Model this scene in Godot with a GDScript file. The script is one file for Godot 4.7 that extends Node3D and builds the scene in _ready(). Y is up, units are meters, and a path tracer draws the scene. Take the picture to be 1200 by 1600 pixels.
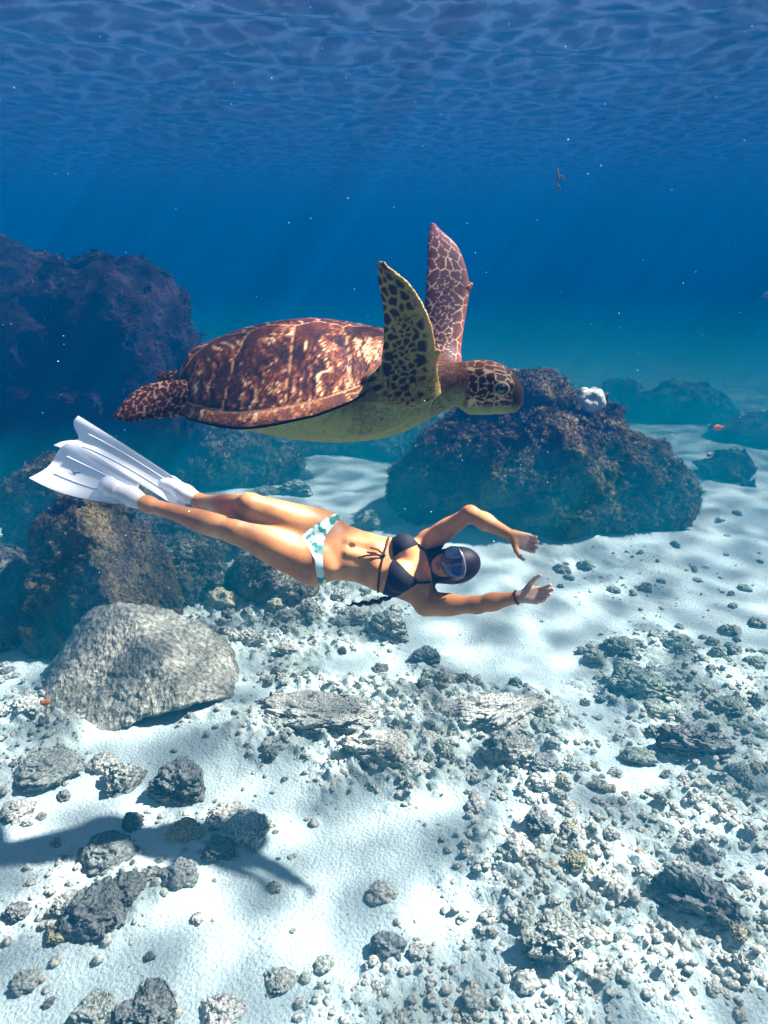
extends Node3D

var rng := RandomNumberGenerator.new()
var M := {}
var taken := {}
var n_low := FastNoiseLite.new()
var n_mid := FastNoiseLite.new()
var n_fine := FastNoiseLite.new()
var n_ridge := FastNoiseLite.new()
var n_cell := FastNoiseLite.new()
var zones := []
var landmarks := []


func _ready() -> void:
	rng.seed = 71
	setup_noises()
	# --- camera: in the water, 2.5 m above the sand, tilted 20 degrees down
	var cam := Camera3D.new()
	cam.name = "camera"
	cam.fov = 75.0
	cam.near = 0.02
	cam.far = 300.0
	cam.position = Vector3(0, 2.5, 0)
	cam.rotation_degrees = Vector3(-20, 0, 0)
	add_child(cam)
	# --- sky, water haze, exposure
	var env := Environment.new()
	env.background_mode = Environment.BG_SKY
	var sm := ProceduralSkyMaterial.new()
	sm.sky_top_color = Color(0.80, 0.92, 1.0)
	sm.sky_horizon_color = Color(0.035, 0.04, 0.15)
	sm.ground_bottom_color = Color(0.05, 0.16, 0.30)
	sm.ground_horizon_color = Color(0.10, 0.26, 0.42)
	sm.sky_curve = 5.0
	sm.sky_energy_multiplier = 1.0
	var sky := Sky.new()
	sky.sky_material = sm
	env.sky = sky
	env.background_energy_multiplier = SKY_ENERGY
	env.tonemap_mode = Environment.TONE_MAPPER_LINEAR
	env.tonemap_exposure = EXPOSURE
	env.sdfgi_enabled = true
	env.ssao_enabled = true
	env.ssil_enabled = true
	env.fog_enabled = true
	env.fog_density = FOG
	env.fog_light_color = Color(0.0, 0.33, 1.0).linear_to_srgb()
	env.volumetric_fog_enabled = true
	env.volumetric_fog_density = 0.0
	var we := WorldEnvironment.new()
	we.name = "water_light"
	we.environment = env
	add_child(we)
	# --- sun: high, beyond the scene and to the right, shining through the waves
	var sun := DirectionalLight3D.new()
	sun.name = "sun"
	sun.light_energy = 1.6
	sun.light_color = Color(1.0, 0.98, 0.95)
	sun.light_angular_distance = 1.5
	sun.shadow_enabled = true
	add_child(sun)
	sun.look_at_from_position(SUN_AT, Vector3.ZERO, Vector3.UP)
	# --- the place
	make_materials()
	build_setting()
	build_rocks()
	build_turtle()
	build_diver()
	build_stones()
	build_small_life()

const SUN_AT := Vector3(6.9, 9.0, -2.2)
const EXPOSURE := 11.0
const FOG := 0.010
const WATER := 0.085
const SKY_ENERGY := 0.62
const SURFACE := 5.2


func setup_noises() -> void:
	for s in [[n_low, 3, 0.45, 3], [n_mid, 5, 2.6, 4], [n_fine, 9, 14.0, 3], [n_ridge, 12, 2.2, 5]]:
		s[0].noise_type = FastNoiseLite.TYPE_SIMPLEX_SMOOTH
		s[0].seed = s[1]
		s[0].frequency = s[2]
		s[0].fractal_octaves = s[3]
		s[0].fractal_type = FastNoiseLite.FRACTAL_FBM
	n_ridge.fractal_type = FastNoiseLite.FRACTAL_RIDGED
	n_cell.noise_type = FastNoiseLite.TYPE_CELLULAR
	n_cell.seed = 21
	n_cell.frequency = 1.0
	n_cell.fractal_type = FastNoiseLite.FRACTAL_NONE
	n_cell.cellular_return_type = FastNoiseLite.RETURN_DISTANCE2_SUB
	n_cell.cellular_jitter = 0.9


func noise_tex(freq: float, sd: int, oct: int, ramp: Array, size := 512, normal := false, cell := false) -> NoiseTexture2D:
	var n := FastNoiseLite.new()
	n.seed = sd
	n.frequency = freq
	n.fractal_octaves = oct
	if cell:
		n.noise_type = FastNoiseLite.TYPE_CELLULAR
		n.fractal_type = FastNoiseLite.FRACTAL_FBM
	else:
		n.noise_type = FastNoiseLite.TYPE_SIMPLEX_SMOOTH
	var t := NoiseTexture2D.new()
	t.width = size
	t.height = size
	t.seamless = true
	t.noise = n
	t.as_normal_map = normal
	if ramp.size():
		var g := Gradient.new()
		var offs := PackedFloat32Array()
		var cols := PackedColorArray()
		for r in ramp:
			offs.append(r[0])
			cols.append(r[1])
		g.offsets = offs
		g.colors = cols
		t.color_ramp = g
	return t


func grey(v: float) -> Color:
	return Color(v, v, v)


func mat(called: String, albedo := Color.WHITE, rough := 0.9, spec := 0.3) -> StandardMaterial3D:
	var m := StandardMaterial3D.new()
	m.resource_name = called
	m.albedo_color = albedo
	m.roughness = rough
	m.metallic_specular = spec
	M[called] = m
	return m


func tri(m: StandardMaterial3D, tex: Texture2D, scale: float, bump: Texture2D = null, bump_cm := 0.0, world := false) -> void:
	m.albedo_texture = tex
	m.uv1_triplanar = true
	m.uv1_world_triplanar = world
	m.uv1_scale = Vector3.ONE * scale
	if bump:
		m.heightmap_enabled = true
		m.heightmap_texture = bump
		m.heightmap_scale = bump_cm


func lin(r: float, g: float, b: float) -> Color:   # a real-world base colour as Godot wants it in albedo_color
	return Color(r, g, b).linear_to_srgb()


func make_materials() -> void:
	var grain := noise_tex(0.09, 4, 4, [[0.0, grey(0.78)], [0.5, grey(0.93)], [1.0, grey(1.0)]])
	var grain_h := noise_tex(0.05, 8, 5, [])
	var speck := noise_tex(0.035, 14, 5, [[0.0, grey(0.42)], [0.35, grey(0.62)], [0.52, grey(0.86)], [0.7, grey(1.0)], [1.0, grey(1.0)]])
	var pits := noise_tex(0.03, 17, 4, [], 512, false, true)
	var skin_h := noise_tex(0.12, 23, 3, [], 256)
	var skin_a := noise_tex(0.02, 29, 4, [[0.0, grey(0.86)], [0.5, grey(0.96)], [1.0, grey(1.0)]], 256)
	var m := mat("sand", Color.WHITE, 1.0, 0.1)
	m.vertex_color_use_as_albedo = true
	tri(m, grain, 1.7, grain_h, 0.7, true)
	m = mat("rock", Color.WHITE, 1.0, 0.1)
	m.vertex_color_use_as_albedo = true
	tri(m, speck, 1.6, pits, 2.5)
	for s in [["stone_pale", 0.52, 0.54, 0.49], ["stone_grey", 0.41, 0.45, 0.41], ["stone_green", 0.30, 0.37, 0.32], ["stone_dark", 0.22, 0.245, 0.245], ["stone_ochre", 0.47, 0.45, 0.31], ["stone_white", 0.68, 0.69, 0.64]]:
		m = mat(s[0], lin(s[1], s[2], s[3]), 1.0, 0.1)
		tri(m, speck, 3.2, pits, 0.8, true)
	m = mat("shell", Color.WHITE, 0.34, 0.45)
	m.vertex_color_use_as_albedo = true
	tri(m, skin_a, 4.0, skin_h, 0.12)
	m = mat("turtle_skin", Color.WHITE, 0.6, 0.22)
	m.vertex_color_use_as_albedo = true
	tri(m, skin_a, 6.0, skin_h, 0.06)
	m = mat("skin", Color.WHITE, 0.5, 0.4)
	m.vertex_color_use_as_albedo = true
	m.subsurf_scatter_enabled = true
	m.subsurf_scatter_strength = 0.12
	tri(m, skin_a, 3.0, skin_h, 0.05)
	mat("eye_black", lin(0.008, 0.007, 0.008), 0.08, 0.6)
	mat("eye_white", lin(0.6, 0.6, 0.58), 0.2, 0.5)
	mat("black_cloth", lin(0.006, 0.007, 0.012), 0.75, 0.3)
	m = mat("hood_rubber", lin(0.009, 0.007, 0.013), 0.58, 0.3)
	tri(m, skin_a, 5.0, skin_h, 0.12)
	mat("mask_rubber", lin(0.085, 0.06, 0.12), 0.25, 0.5)
	mat("mask_frame", lin(0.16, 0.17, 0.25), 0.25, 0.6)
	m = mat("mask_lens", Color(0.30, 0.36, 0.58, 0.45), 0.03, 0.7)
	m.transparency = BaseMaterial3D.TRANSPARENCY_ALPHA
	mat("cord", lin(0.03, 0.014, 0.01), 0.8, 0.3)
	mat("hair", lin(0.03, 0.014, 0.009), 0.5, 0.4)
	mat("bracelet", lin(0.05, 0.018, 0.01), 0.7, 0.3)
	m = mat("fin_white", lin(0.90, 0.91, 0.93), 0.3, 0.5)
	m.backlight_enabled = true
	m.backlight = Color(0.95, 0.97, 1.0)
	m = mat("fin_pocket", Color(0.88, 0.92, 0.97, 0.6), 0.4, 0.5)
	m.transparency = BaseMaterial3D.TRANSPARENCY_ALPHA
	mat("fin_rib", lin(0.5, 0.56, 0.66), 0.35, 0.5)
	mat("fin_mark", lin(0.03, 0.03, 0.05), 0.5, 0.3)
	m = mat("mint_cloth", Color.WHITE, 0.7, 0.3)
	m.vertex_color_use_as_albedo = true
	mat("snow", lin(0.7, 0.68, 0.66), 0.9, 0.2)
	m = mat("turf", Color.WHITE, 0.9, 0.2)
	m.vertex_color_use_as_albedo = true
	mat("fish_orange", lin(0.75, 0.20, 0.05), 0.5, 0.4)
	mat("fish_dark", lin(0.10, 0.09, 0.04), 0.5, 0.4)
	mat("sponge", lin(0.55, 0.17, 0.02), 0.9, 0.2)
	mat("weed", lin(0.12, 0.10, 0.03), 0.8, 0.2)
	m = mat("jelly", Color(0.62, 0.55, 0.68, 0.28), 0.35, 0.4)
	m.transparency = BaseMaterial3D.TRANSPARENCY_ALPHA
	# the water's skin: caustic patches painted into its alpha let the sun through unevenly
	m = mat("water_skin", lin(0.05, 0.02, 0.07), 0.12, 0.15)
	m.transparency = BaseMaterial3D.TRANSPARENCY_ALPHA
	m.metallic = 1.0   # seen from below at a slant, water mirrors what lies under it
	m.albedo_texture = painted_caustics()
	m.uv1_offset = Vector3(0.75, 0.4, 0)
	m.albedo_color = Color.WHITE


func painted_caustics() -> ImageTexture:
	# caustic light painted as alpha from noise, standing in for wave focusing; one tile is 5 m wide
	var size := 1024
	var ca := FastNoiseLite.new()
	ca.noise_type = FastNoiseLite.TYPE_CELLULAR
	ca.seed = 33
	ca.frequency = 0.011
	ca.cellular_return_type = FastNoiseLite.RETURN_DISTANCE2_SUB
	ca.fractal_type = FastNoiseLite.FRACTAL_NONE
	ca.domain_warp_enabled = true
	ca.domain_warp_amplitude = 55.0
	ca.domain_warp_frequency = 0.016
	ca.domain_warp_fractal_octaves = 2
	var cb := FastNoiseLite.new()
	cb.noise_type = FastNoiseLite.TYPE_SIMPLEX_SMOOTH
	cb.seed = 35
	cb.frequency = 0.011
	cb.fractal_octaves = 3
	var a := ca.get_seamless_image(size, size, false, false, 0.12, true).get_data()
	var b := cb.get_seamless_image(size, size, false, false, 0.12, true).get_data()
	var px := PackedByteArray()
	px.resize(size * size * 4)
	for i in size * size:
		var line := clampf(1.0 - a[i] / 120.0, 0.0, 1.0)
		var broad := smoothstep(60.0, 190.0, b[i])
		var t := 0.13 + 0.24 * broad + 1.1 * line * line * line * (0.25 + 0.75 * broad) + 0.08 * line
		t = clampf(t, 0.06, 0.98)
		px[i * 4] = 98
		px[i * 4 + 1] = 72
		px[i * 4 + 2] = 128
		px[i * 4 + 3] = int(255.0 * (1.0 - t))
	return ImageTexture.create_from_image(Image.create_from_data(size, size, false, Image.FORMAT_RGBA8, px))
const ZONES := [[0.98, -2.10, 0.81, 0.44, 0.75], [1.94, -3.57, 0.69, 0.72, 0.80], [-0.94, -4.88, 1.10, 1.24, 0.85], [0.07, -3.25, 0.94, 0.54, 1.00], [-2.04, -3.14, 0.40, 0.60, 0.80], [-1.26, -2.13, 0.33, 0.27, 0.45], [-0.86, -2.48, 0.28, 0.23, 0.40], [0.77, -2.98, 0.46, 0.39, 0.70], [1.76, -2.65, 0.48, 0.51, 0.70], [0.12, -1.68, 0.37, 0.20, 0.50], [-2.55, -5.25, 1.39, 1.76, 0.60], [2.11, -5.25, 0.67, 0.72, 0.30]]


# ---------------------------------------------------------------- naming
func numbered(called: String) -> String:
	if not taken.has(called):
		taken[called] = 0
		return called
	taken[called] += 1
	return "%s_%03d" % [called, taken[called]]


func thing(called: String, label: String, category: String, at := Vector3.ZERO, group := "") -> Node3D:
	var o := Node3D.new()
	o.name = numbered(called)
	o.position = at
	add_child(o)
	tag(o, label, category, group)
	return o


func tag(o: Node3D, label: String, category: String, group := "") -> void:
	o.set_meta("label", label)
	o.set_meta("category", category)
	if group:
		o.set_meta("group", group)


func part(called: String, mesh: Mesh, m: Material, parent: Node) -> MeshInstance3D:
	var o := MeshInstance3D.new()
	o.name = numbered(called) if parent == self else called
	o.mesh = mesh
	o.material_override = m
	parent.add_child(o, true)
	return o


# ---------------------------------------------------------------- implicit shapes
class Blob:
	var kind := 0          # 0 tapered capsule, 1 ellipsoid, 2 flat paddle
	var a := Vector3.ZERO
	var ba := Vector3.ZERO
	var il := 0.0
	var ra := 0.0
	var dr := 0.0
	var k := 0.02
	var inv := Transform3D()
	var rad := Vector3.ONE
	var c := Vector3.ZERO
	var r := 0.0
	var neg := false
	var tag := 0
	var hw: Array
	var off: Array
	var th: Array
	var bend := 0.0
	var long := 1.0


func cap(a: Vector3, b: Vector3, ra: float, rb: float, k := 0.02, tg := 0) -> Blob:
	var g := Blob.new()
	g.a = a
	g.ba = b - a
	g.il = 1.0 / maxf(g.ba.length_squared(), 1e-9)
	g.ra = ra
	g.dr = rb - ra
	g.k = k
	g.tag = tg
	g.c = (a + b) * 0.5
	g.r = g.ba.length() * 0.5 + maxf(ra, rb)
	return g


func ell(c: Vector3, rad: Vector3, basis := Basis(), k := 0.02, tg := 0, neg := false) -> Blob:
	var g := Blob.new()
	g.kind = 1
	g.inv = Transform3D(basis, c).affine_inverse()
	g.rad = rad
	g.k = k
	g.tag = tg
	g.neg = neg
	g.c = c
	g.r = maxf(rad.x, maxf(rad.y, rad.z))
	return g


# a flipper: along from a to b, outline half-widths and side shifts listed along it, flat across the normal
func paddle(a: Vector3, b: Vector3, normal: Vector3, hw: Array, off: Array, th: Array, bend: float, k := 0.03, tg := 0) -> Blob:
	var g := Blob.new()
	g.kind = 2
	var x := (b - a).normalized()
	var z := (normal - x * normal.dot(x)).normalized()
	var y := x.cross(z)
	g.inv = Transform3D(Basis(x, y, z), a).affine_inverse()
	g.long = (b - a).length()
	g.hw = hw
	g.off = off
	g.th = th
	g.bend = bend
	g.k = k
	g.tag = tg
	g.c = (a + b) * 0.5
	g.r = g.long * 0.5 + 0.08
	return g


# cut everything off beyond a plane (a broken, flat rock face)
func face_cut(n: Vector3, through: Vector3, k := 0.06) -> Blob:
	var g := Blob.new()
	g.kind = 3
	g.a = n.normalized()
	g.ra = g.a.dot(through)
	g.k = k
	g.neg = true
	g.r = 1e3
	return g


func along(list: Array, s: float) -> float:
	var f := clampf(s, 0.0, 1.0) * (list.size() - 1)
	var i := mini(int(f), list.size() - 2)
	var t := f - i
	var p0: float = list[maxi(i - 1, 0)]
	var p1: float = list[i]
	var p2: float = list[i + 1]
	var p3: float = list[mini(i + 2, list.size() - 1)]
	return cubic_interpolate(p1, p2, p0, p3, t)


func blob_d(p: Vector3, g: Blob) -> float:
	if g.kind == 0:
		var pa := p - g.a
		var h := clampf(pa.dot(g.ba) * g.il, 0.0, 1.0)
		return (pa - g.ba * h).length() - g.ra - g.dr * h
	if g.kind == 3:
		return g.ra - g.a.dot(p)
	var q := g.inv * p
	if g.kind == 1:
		var k0 := (q / g.rad).length()
		var k1 := (q / (g.rad * g.rad)).length()
		return k0 * (k0 - 1.0) / maxf(k1, 1e-6)
	var s := q.x / g.long
	var w := maxf(along(g.hw, s), 0.004)
	var t := maxf(along(g.th, s), 0.003)
	var sc := clampf(s, 0.0, 1.0)
	var ly := (q.y - along(g.off, s)) / w
	var lz := (q.z - g.bend * sc * sc) / t
	var rr := sqrt(ly * ly + lz * lz)
	var d := (rr - 1.0) * minf(w, t) * (1.0 if rr < 1.6 else 1.0 + minf(rr - 1.6, 2.0) * 0.4)
	var e := maxf(maxf(-q.x, q.x - g.long), 0.0)
	return d if e <= 0.0 else maxf(d, 0.0) + e


func field(p: Vector3, list: Array) -> float:
	var d := 1e3
	for g: Blob in list:
		var e := blob_d(p, g)
		var h := maxf(g.k - absf(d + e if g.neg else d - e), 0.0)
		if g.neg:
			d = maxf(d, -e) + h * h * 0.25 / g.k
		else:
			d = minf(d, e) - h * h * 0.25 / g.k
	return d


# surface nets over the blobs: [vertices, normals, indices]
func nets(list: Array, cell: float, amp := 0.0, disp = null) -> Array:
	var lo := Vector3.ONE * 1e9
	var hi := -lo
	var kmax := 0.0
	for g: Blob in list:
		kmax = maxf(kmax, g.k)
		if not g.neg:
			lo = lo.min(g.c - Vector3.ONE * g.r)
			hi = hi.max(g.c + Vector3.ONE * g.r)
	var pad := amp + cell * 2.0 + kmax * 0.3
	lo -= Vector3.ONE * pad
	hi += Vector3.ONE * pad
	var bs := cell * 8.0
	var nb := Vector3i(((hi - lo) / bs).ceil())
	var br := bs * 0.5 * 1.7321
	var verts := PackedVector3Array()
	var norms := PackedVector3Array()
	var idx := PackedInt32Array()
	var at := {}
	var kept := []
	var use: bool = disp != null
	for bx in nb.x:
		for by in nb.y:
			for bz in nb.z:
				var o := lo + Vector3(bx, by, bz) * bs
				var mid := o + Vector3.ONE * bs * 0.5
				var sub := []
				var solid := false
				for g: Blob in list:
					if g.c.distance_to(mid) - g.r < br + kmax + amp:
						sub.append(g)
						solid = solid or not g.neg
				if not solid or absf(field(mid, sub)) > br * 1.5 + amp + kmax * 0.3:
					continue
				var v := PackedFloat32Array()
				v.resize(729)
				var n := 0
				var least := 1e9
				var most := -1e9
				for i in 9:
					for j in 9:
						for l in 9:
							var p := o + Vector3(i, j, l) * cell
							var d := field(p, sub)
							if use and absf(d) < amp * 1.15:
								d -= disp.call(p)
							v[n] = d
							least = minf(least, d)
							most = maxf(most, d)
							n += 1
				if least > 0.0 or most < 0.0:
					continue
				kept.append([bx, by, bz, v])
				for i in 8:
					for j in 8:
						for l in 8:
							var b := i * 81 + j * 9 + l
							var c0 := v[b]
							var c1 := v[b + 81]
							var c2 := v[b + 9]
							var c3 := v[b + 90]
							var c4 := v[b + 1]
							var c5 := v[b + 82]
							var c6 := v[b + 10]
							var c7 := v[b + 91]
							var m := int(c0 < 0) + int(c1 < 0) + int(c2 < 0) + int(c3 < 0) + int(c4 < 0) + int(c5 < 0) + int(c6 < 0) + int(c7 < 0)
							if m == 0 or m == 8:
								continue
							var s := Vector3.ZERO
							var cnt := 0
							# edges along x, y, z
							if (c0 < 0) != (c1 < 0): s += Vector3(c0 / (c0 - c1), 0, 0); cnt += 1
							if (c2 < 0) != (c3 < 0): s += Vector3(c2 / (c2 - c3), 1, 0); cnt += 1
							if (c4 < 0) != (c5 < 0): s += Vector3(c4 / (c4 - c5), 0, 1); cnt += 1
							if (c6 < 0) != (c7 < 0): s += Vector3(c6 / (c6 - c7), 1, 1); cnt += 1
							if (c0 < 0) != (c2 < 0): s += Vector3(0, c0 / (c0 - c2), 0); cnt += 1
							if (c1 < 0) != (c3 < 0): s += Vector3(1, c1 / (c1 - c3), 0); cnt += 1
							if (c4 < 0) != (c6 < 0): s += Vector3(0, c4 / (c4 - c6), 1); cnt += 1
							if (c5 < 0) != (c7 < 0): s += Vector3(1, c5 / (c5 - c7), 1); cnt += 1
							if (c0 < 0) != (c4 < 0): s += Vector3(0, 0, c0 / (c0 - c4)); cnt += 1
							if (c1 < 0) != (c5 < 0): s += Vector3(1, 0, c1 / (c1 - c5)); cnt += 1
							if (c2 < 0) != (c6 < 0): s += Vector3(0, 1, c2 / (c2 - c6)); cnt += 1
							if (c3 < 0) != (c7 < 0): s += Vector3(1, 1, c3 / (c3 - c7)); cnt += 1
							at[((bx * 8 + i) * 4096 + by * 8 + j) * 4096 + bz * 8 + l] = verts.size()
							verts.append(o + (Vector3(i, j, l) + s / cnt) * cell)
							norms.append(Vector3(c1 + c3 + c5 + c7 - c0 - c2 - c4 - c6, c2 + c3 + c6 + c7 - c0 - c1 - c4 - c5, c4 + c5 + c6 + c7 - c0 - c1 - c2 - c3).normalized())
	var step := [4096 * 4096, 4096, 1]
	var stride := [81, 9, 1]
	for q in kept:
		var v: PackedFloat32Array = q[3]
		for i in 8:
			for j in 8:
				for l in 8:
					var b := i * 81 + j * 9 + l
					var d0 := v[b]
					var key: int = ((q[0] * 8 + i) * 4096 + q[1] * 8 + j) * 4096 + q[2] * 8 + l
					for ax in 3:
						var d1 := v[b + stride[ax]]
						if (d0 < 0) == (d1 < 0):
							continue
						var u: int = step[(ax + 1) % 3]
						var w: int = step[(ax + 2) % 3]
						var e0: int = at.get(key - u - w, -1)
						var e1: int = at.get(key - w, -1)
						var e2: int = at.get(key, -1)
						var e3: int = at.get(key - u, -1)
						if e0 < 0 or e1 < 0 or e2 < 0 or e3 < 0:
							continue
						if d0 < 0:
							idx.append_array([e0, e2, e1, e0, e3, e2])
						else:
							idx.append_array([e0, e1, e2, e0, e2, e3])
	return [verts, norms, idx]


# turn every triangle so that its front is the side its normals point to
func faced(g: Array) -> PackedInt32Array:
	var v: PackedVector3Array = g[0]
	var n: PackedVector3Array = g[1]
	var idx: PackedInt32Array = g[2]
	for t in range(0, idx.size(), 3):
		var a := idx[t]
		var b := idx[t + 1]
		var c := idx[t + 2]
		if (v[b] - v[a]).cross(v[c] - v[a]).dot(n[a] + n[b] + n[c]) > 0.0:
			idx[t + 1] = c
			idx[t + 2] = b
	return idx


func to_mesh(g: Array, colors := PackedColorArray()) -> ArrayMesh:
	g[2] = faced(g)
	var arr := []
	arr.resize(Mesh.ARRAY_MAX)
	arr[Mesh.ARRAY_VERTEX] = g[0]
	arr[Mesh.ARRAY_NORMAL] = g[1]
	arr[Mesh.ARRAY_INDEX] = g[2]
	if colors.size():
		arr[Mesh.ARRAY_COLOR] = colors
	var m := ArrayMesh.new()
	m.add_surface_from_arrays(Mesh.PRIMITIVE_TRIANGLES, arr)
	return m


# the part of a surface where f > 0, lifted off it: cloth that follows a body
func cut(g: Array, f: PackedFloat32Array, lift: float) -> Array:
	var v := PackedVector3Array()
	var n := PackedVector3Array()
	var idx := PackedInt32Array()
	var made := {}
	var sv: PackedVector3Array = g[0]
	var sn: PackedVector3Array = g[1]
	var si: PackedInt32Array = g[2]
	for t in range(0, si.size(), 3):
		var c := [si[t], si[t + 1], si[t + 2]]
		if f[c[0]] <= 0 and f[c[1]] <= 0 and f[c[2]] <= 0:
			continue
		var poly := []
		for e in 3:
			var p: int = c[e]
			var q: int = c[(e + 1) % 3]
			if f[p] > 0:
				if not made.has(p):
					made[p] = v.size()
					v.append(sv[p] + sn[p] * lift * minf(1.0, 0.35 + f[p] * 120.0))
					n.append(sn[p])
				poly.append(made[p])
			if (f[p] > 0) != (f[q] > 0):
				var key := Vector2i(mini(p, q), maxi(p, q))
				if not made.has(key):
					var w := f[p] / (f[p] - f[q])
					made[key] = v.size()
					var nn := sn[p].lerp(sn[q], w).normalized()
					v.append(sv[p].lerp(sv[q], w) + nn * lift * 0.35)
					n.append(nn)
				poly.append(made[key])
		for e in range(1, poly.size() - 1):
			idx.append_array([poly[0], poly[e], poly[e + 1]])
	return [v, n, idx]


# distance inside (positive) or outside (negative) of an outline in the x-y plane
func in_outline(p: Vector2, poly: Array) -> float:
	var d := 1e9
	var inside := false
	var j := poly.size() - 1
	for i in poly.size():
		var a: Vector2 = poly[i]
		var b: Vector2 = poly[j]
		var e := b - a
		var w := p - a
		var q := w - e * clampf(w.dot(e) / e.length_squared(), 0.0, 1.0)
		d = minf(d, q.length_squared())
		if (a.y > p.y) != (b.y > p.y) and p.x < (b.x - a.x) * (p.y - a.y) / (b.y - a.y) + a.x:
			inside = not inside
		j = i
	return sqrt(d) if inside else -sqrt(d)


func tube(path: Array, radii: Array, sides := 10, flat := 1.0, up := Vector3.UP) -> ArrayMesh:
	var v := PackedVector3Array()
	var n := PackedVector3Array()
	var idx := PackedInt32Array()
	var cnt := path.size()
	for i in cnt:
		var t: Vector3 = (path[mini(i + 1, cnt - 1)] - path[maxi(i - 1, 0)]).normalized()
		var s := t.cross(up).normalized() if absf(t.dot(up)) < 0.97 else t.cross(Vector3.RIGHT).normalized()
		var w := s.cross(t)
		var r: float = radii[i] if i < radii.size() else radii[-1]
		for k in sides:
			var a := TAU * k / sides
			v.append(path[i] + s * cos(a) * r + w * sin(a) * r * flat)
			n.append((s * cos(a) + w * sin(a) / flat).normalized())
	for i in cnt - 1:
		for k in sides:
			var a := i * sides + k
			var b := i * sides + (k + 1) % sides
			idx.append_array([a, b, a + sides, b, b + sides, a + sides])
	for e in [0, cnt - 1]:
		v.append(path[e])
		n.append(((path[0] - path[1]) if e == 0 else (path[cnt - 1] - path[cnt - 2])).normalized())
		for k in sides:
			var a: int = e * sides + k
			var b: int = e * sides + (k + 1) % sides
			idx.append_array([v.size() - 1, b, a] if e == 0 else [v.size() - 1, a, b])
	return to_mesh([v, n, idx])


# a flat outline with thickness and bevelled rim, in a frame
func plate(poly: Array, thick: float, xf: Transform3D, inset := 0.15) -> ArrayMesh:
	var mid := Vector2.ZERO
	for p in poly:
		mid += p / poly.size()
	var st := SurfaceTool.new()
	st.begin(Mesh.PRIMITIVE_TRIANGLES)
	st.set_smooth_group(-1)
	var rings := [[1.0 - inset, -thick * 0.5], [1.0, -thick * 0.3], [1.0, thick * 0.3], [1.0 - inset, thick * 0.5]]
	var at := func(i: int, k: int) -> Vector3:
		var q: Vector2 = mid + (poly[i % poly.size()] - mid) * rings[k][0]
		return xf * Vector3(q.x, q.y, rings[k][1])
	for i in poly.size():
		for k in 3:
			for w in [[i, k], [i + 1, k], [i, k + 1], [i + 1, k], [i + 1, k + 1], [i, k + 1]]:
				st.add_vertex(at.call(w[0], w[1]))
		for w in [[i, 3], [i + 1, 3]]:
			st.add_vertex(at.call(w[0], w[1]))
		st.add_vertex(xf * Vector3(mid.x, mid.y, thick * 0.5))
		for w in [[i + 1, 0], [i, 0]]:
			st.add_vertex(at.call(w[0], w[1]))
		st.add_vertex(xf * Vector3(mid.x, mid.y, -thick * 0.5))
	st.generate_normals()
	return st.commit()


# ---------------------------------------------------------------- the setting
func crust(x: float, z: float) -> float:   # how much rubble crust covers the sand here
	var best := 0.0
	for q in zones:
		var dx: float = x - q[0]
		var dz: float = z - q[1]
		if absf(dx) > 1.7 * q[2] or absf(dz) > 1.7 * q[3]:
			continue
		var d: float = sqrt(dx * dx / (q[2] * q[2]) + dz * dz / (q[3] * q[3]))
		if d < 1.7:
			best = maxf(best, q[4] * (1.0 - smoothstep(0.55, 1.25, d + 0.55 * n_mid.get_noise_2d(x * 0.8 + 31.0, z * 0.8))))
	return best


func ground(x: float, z: float, known := -1.0) -> float:
	var h := 0.09 * n_low.get_noise_2d(x, z) + 0.016 * n_mid.get_noise_2d(x, z)
	var c := crust(x, z) if known < 0.0 else known
	if c > 0.01:
		h += c * (0.035 + 0.07 * absf(n_mid.get_noise_2d(x * 2.2, z * 2.2)) + 0.05 * n_fine.get_noise_2d(x * 0.8, z * 0.8))
	return h


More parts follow.
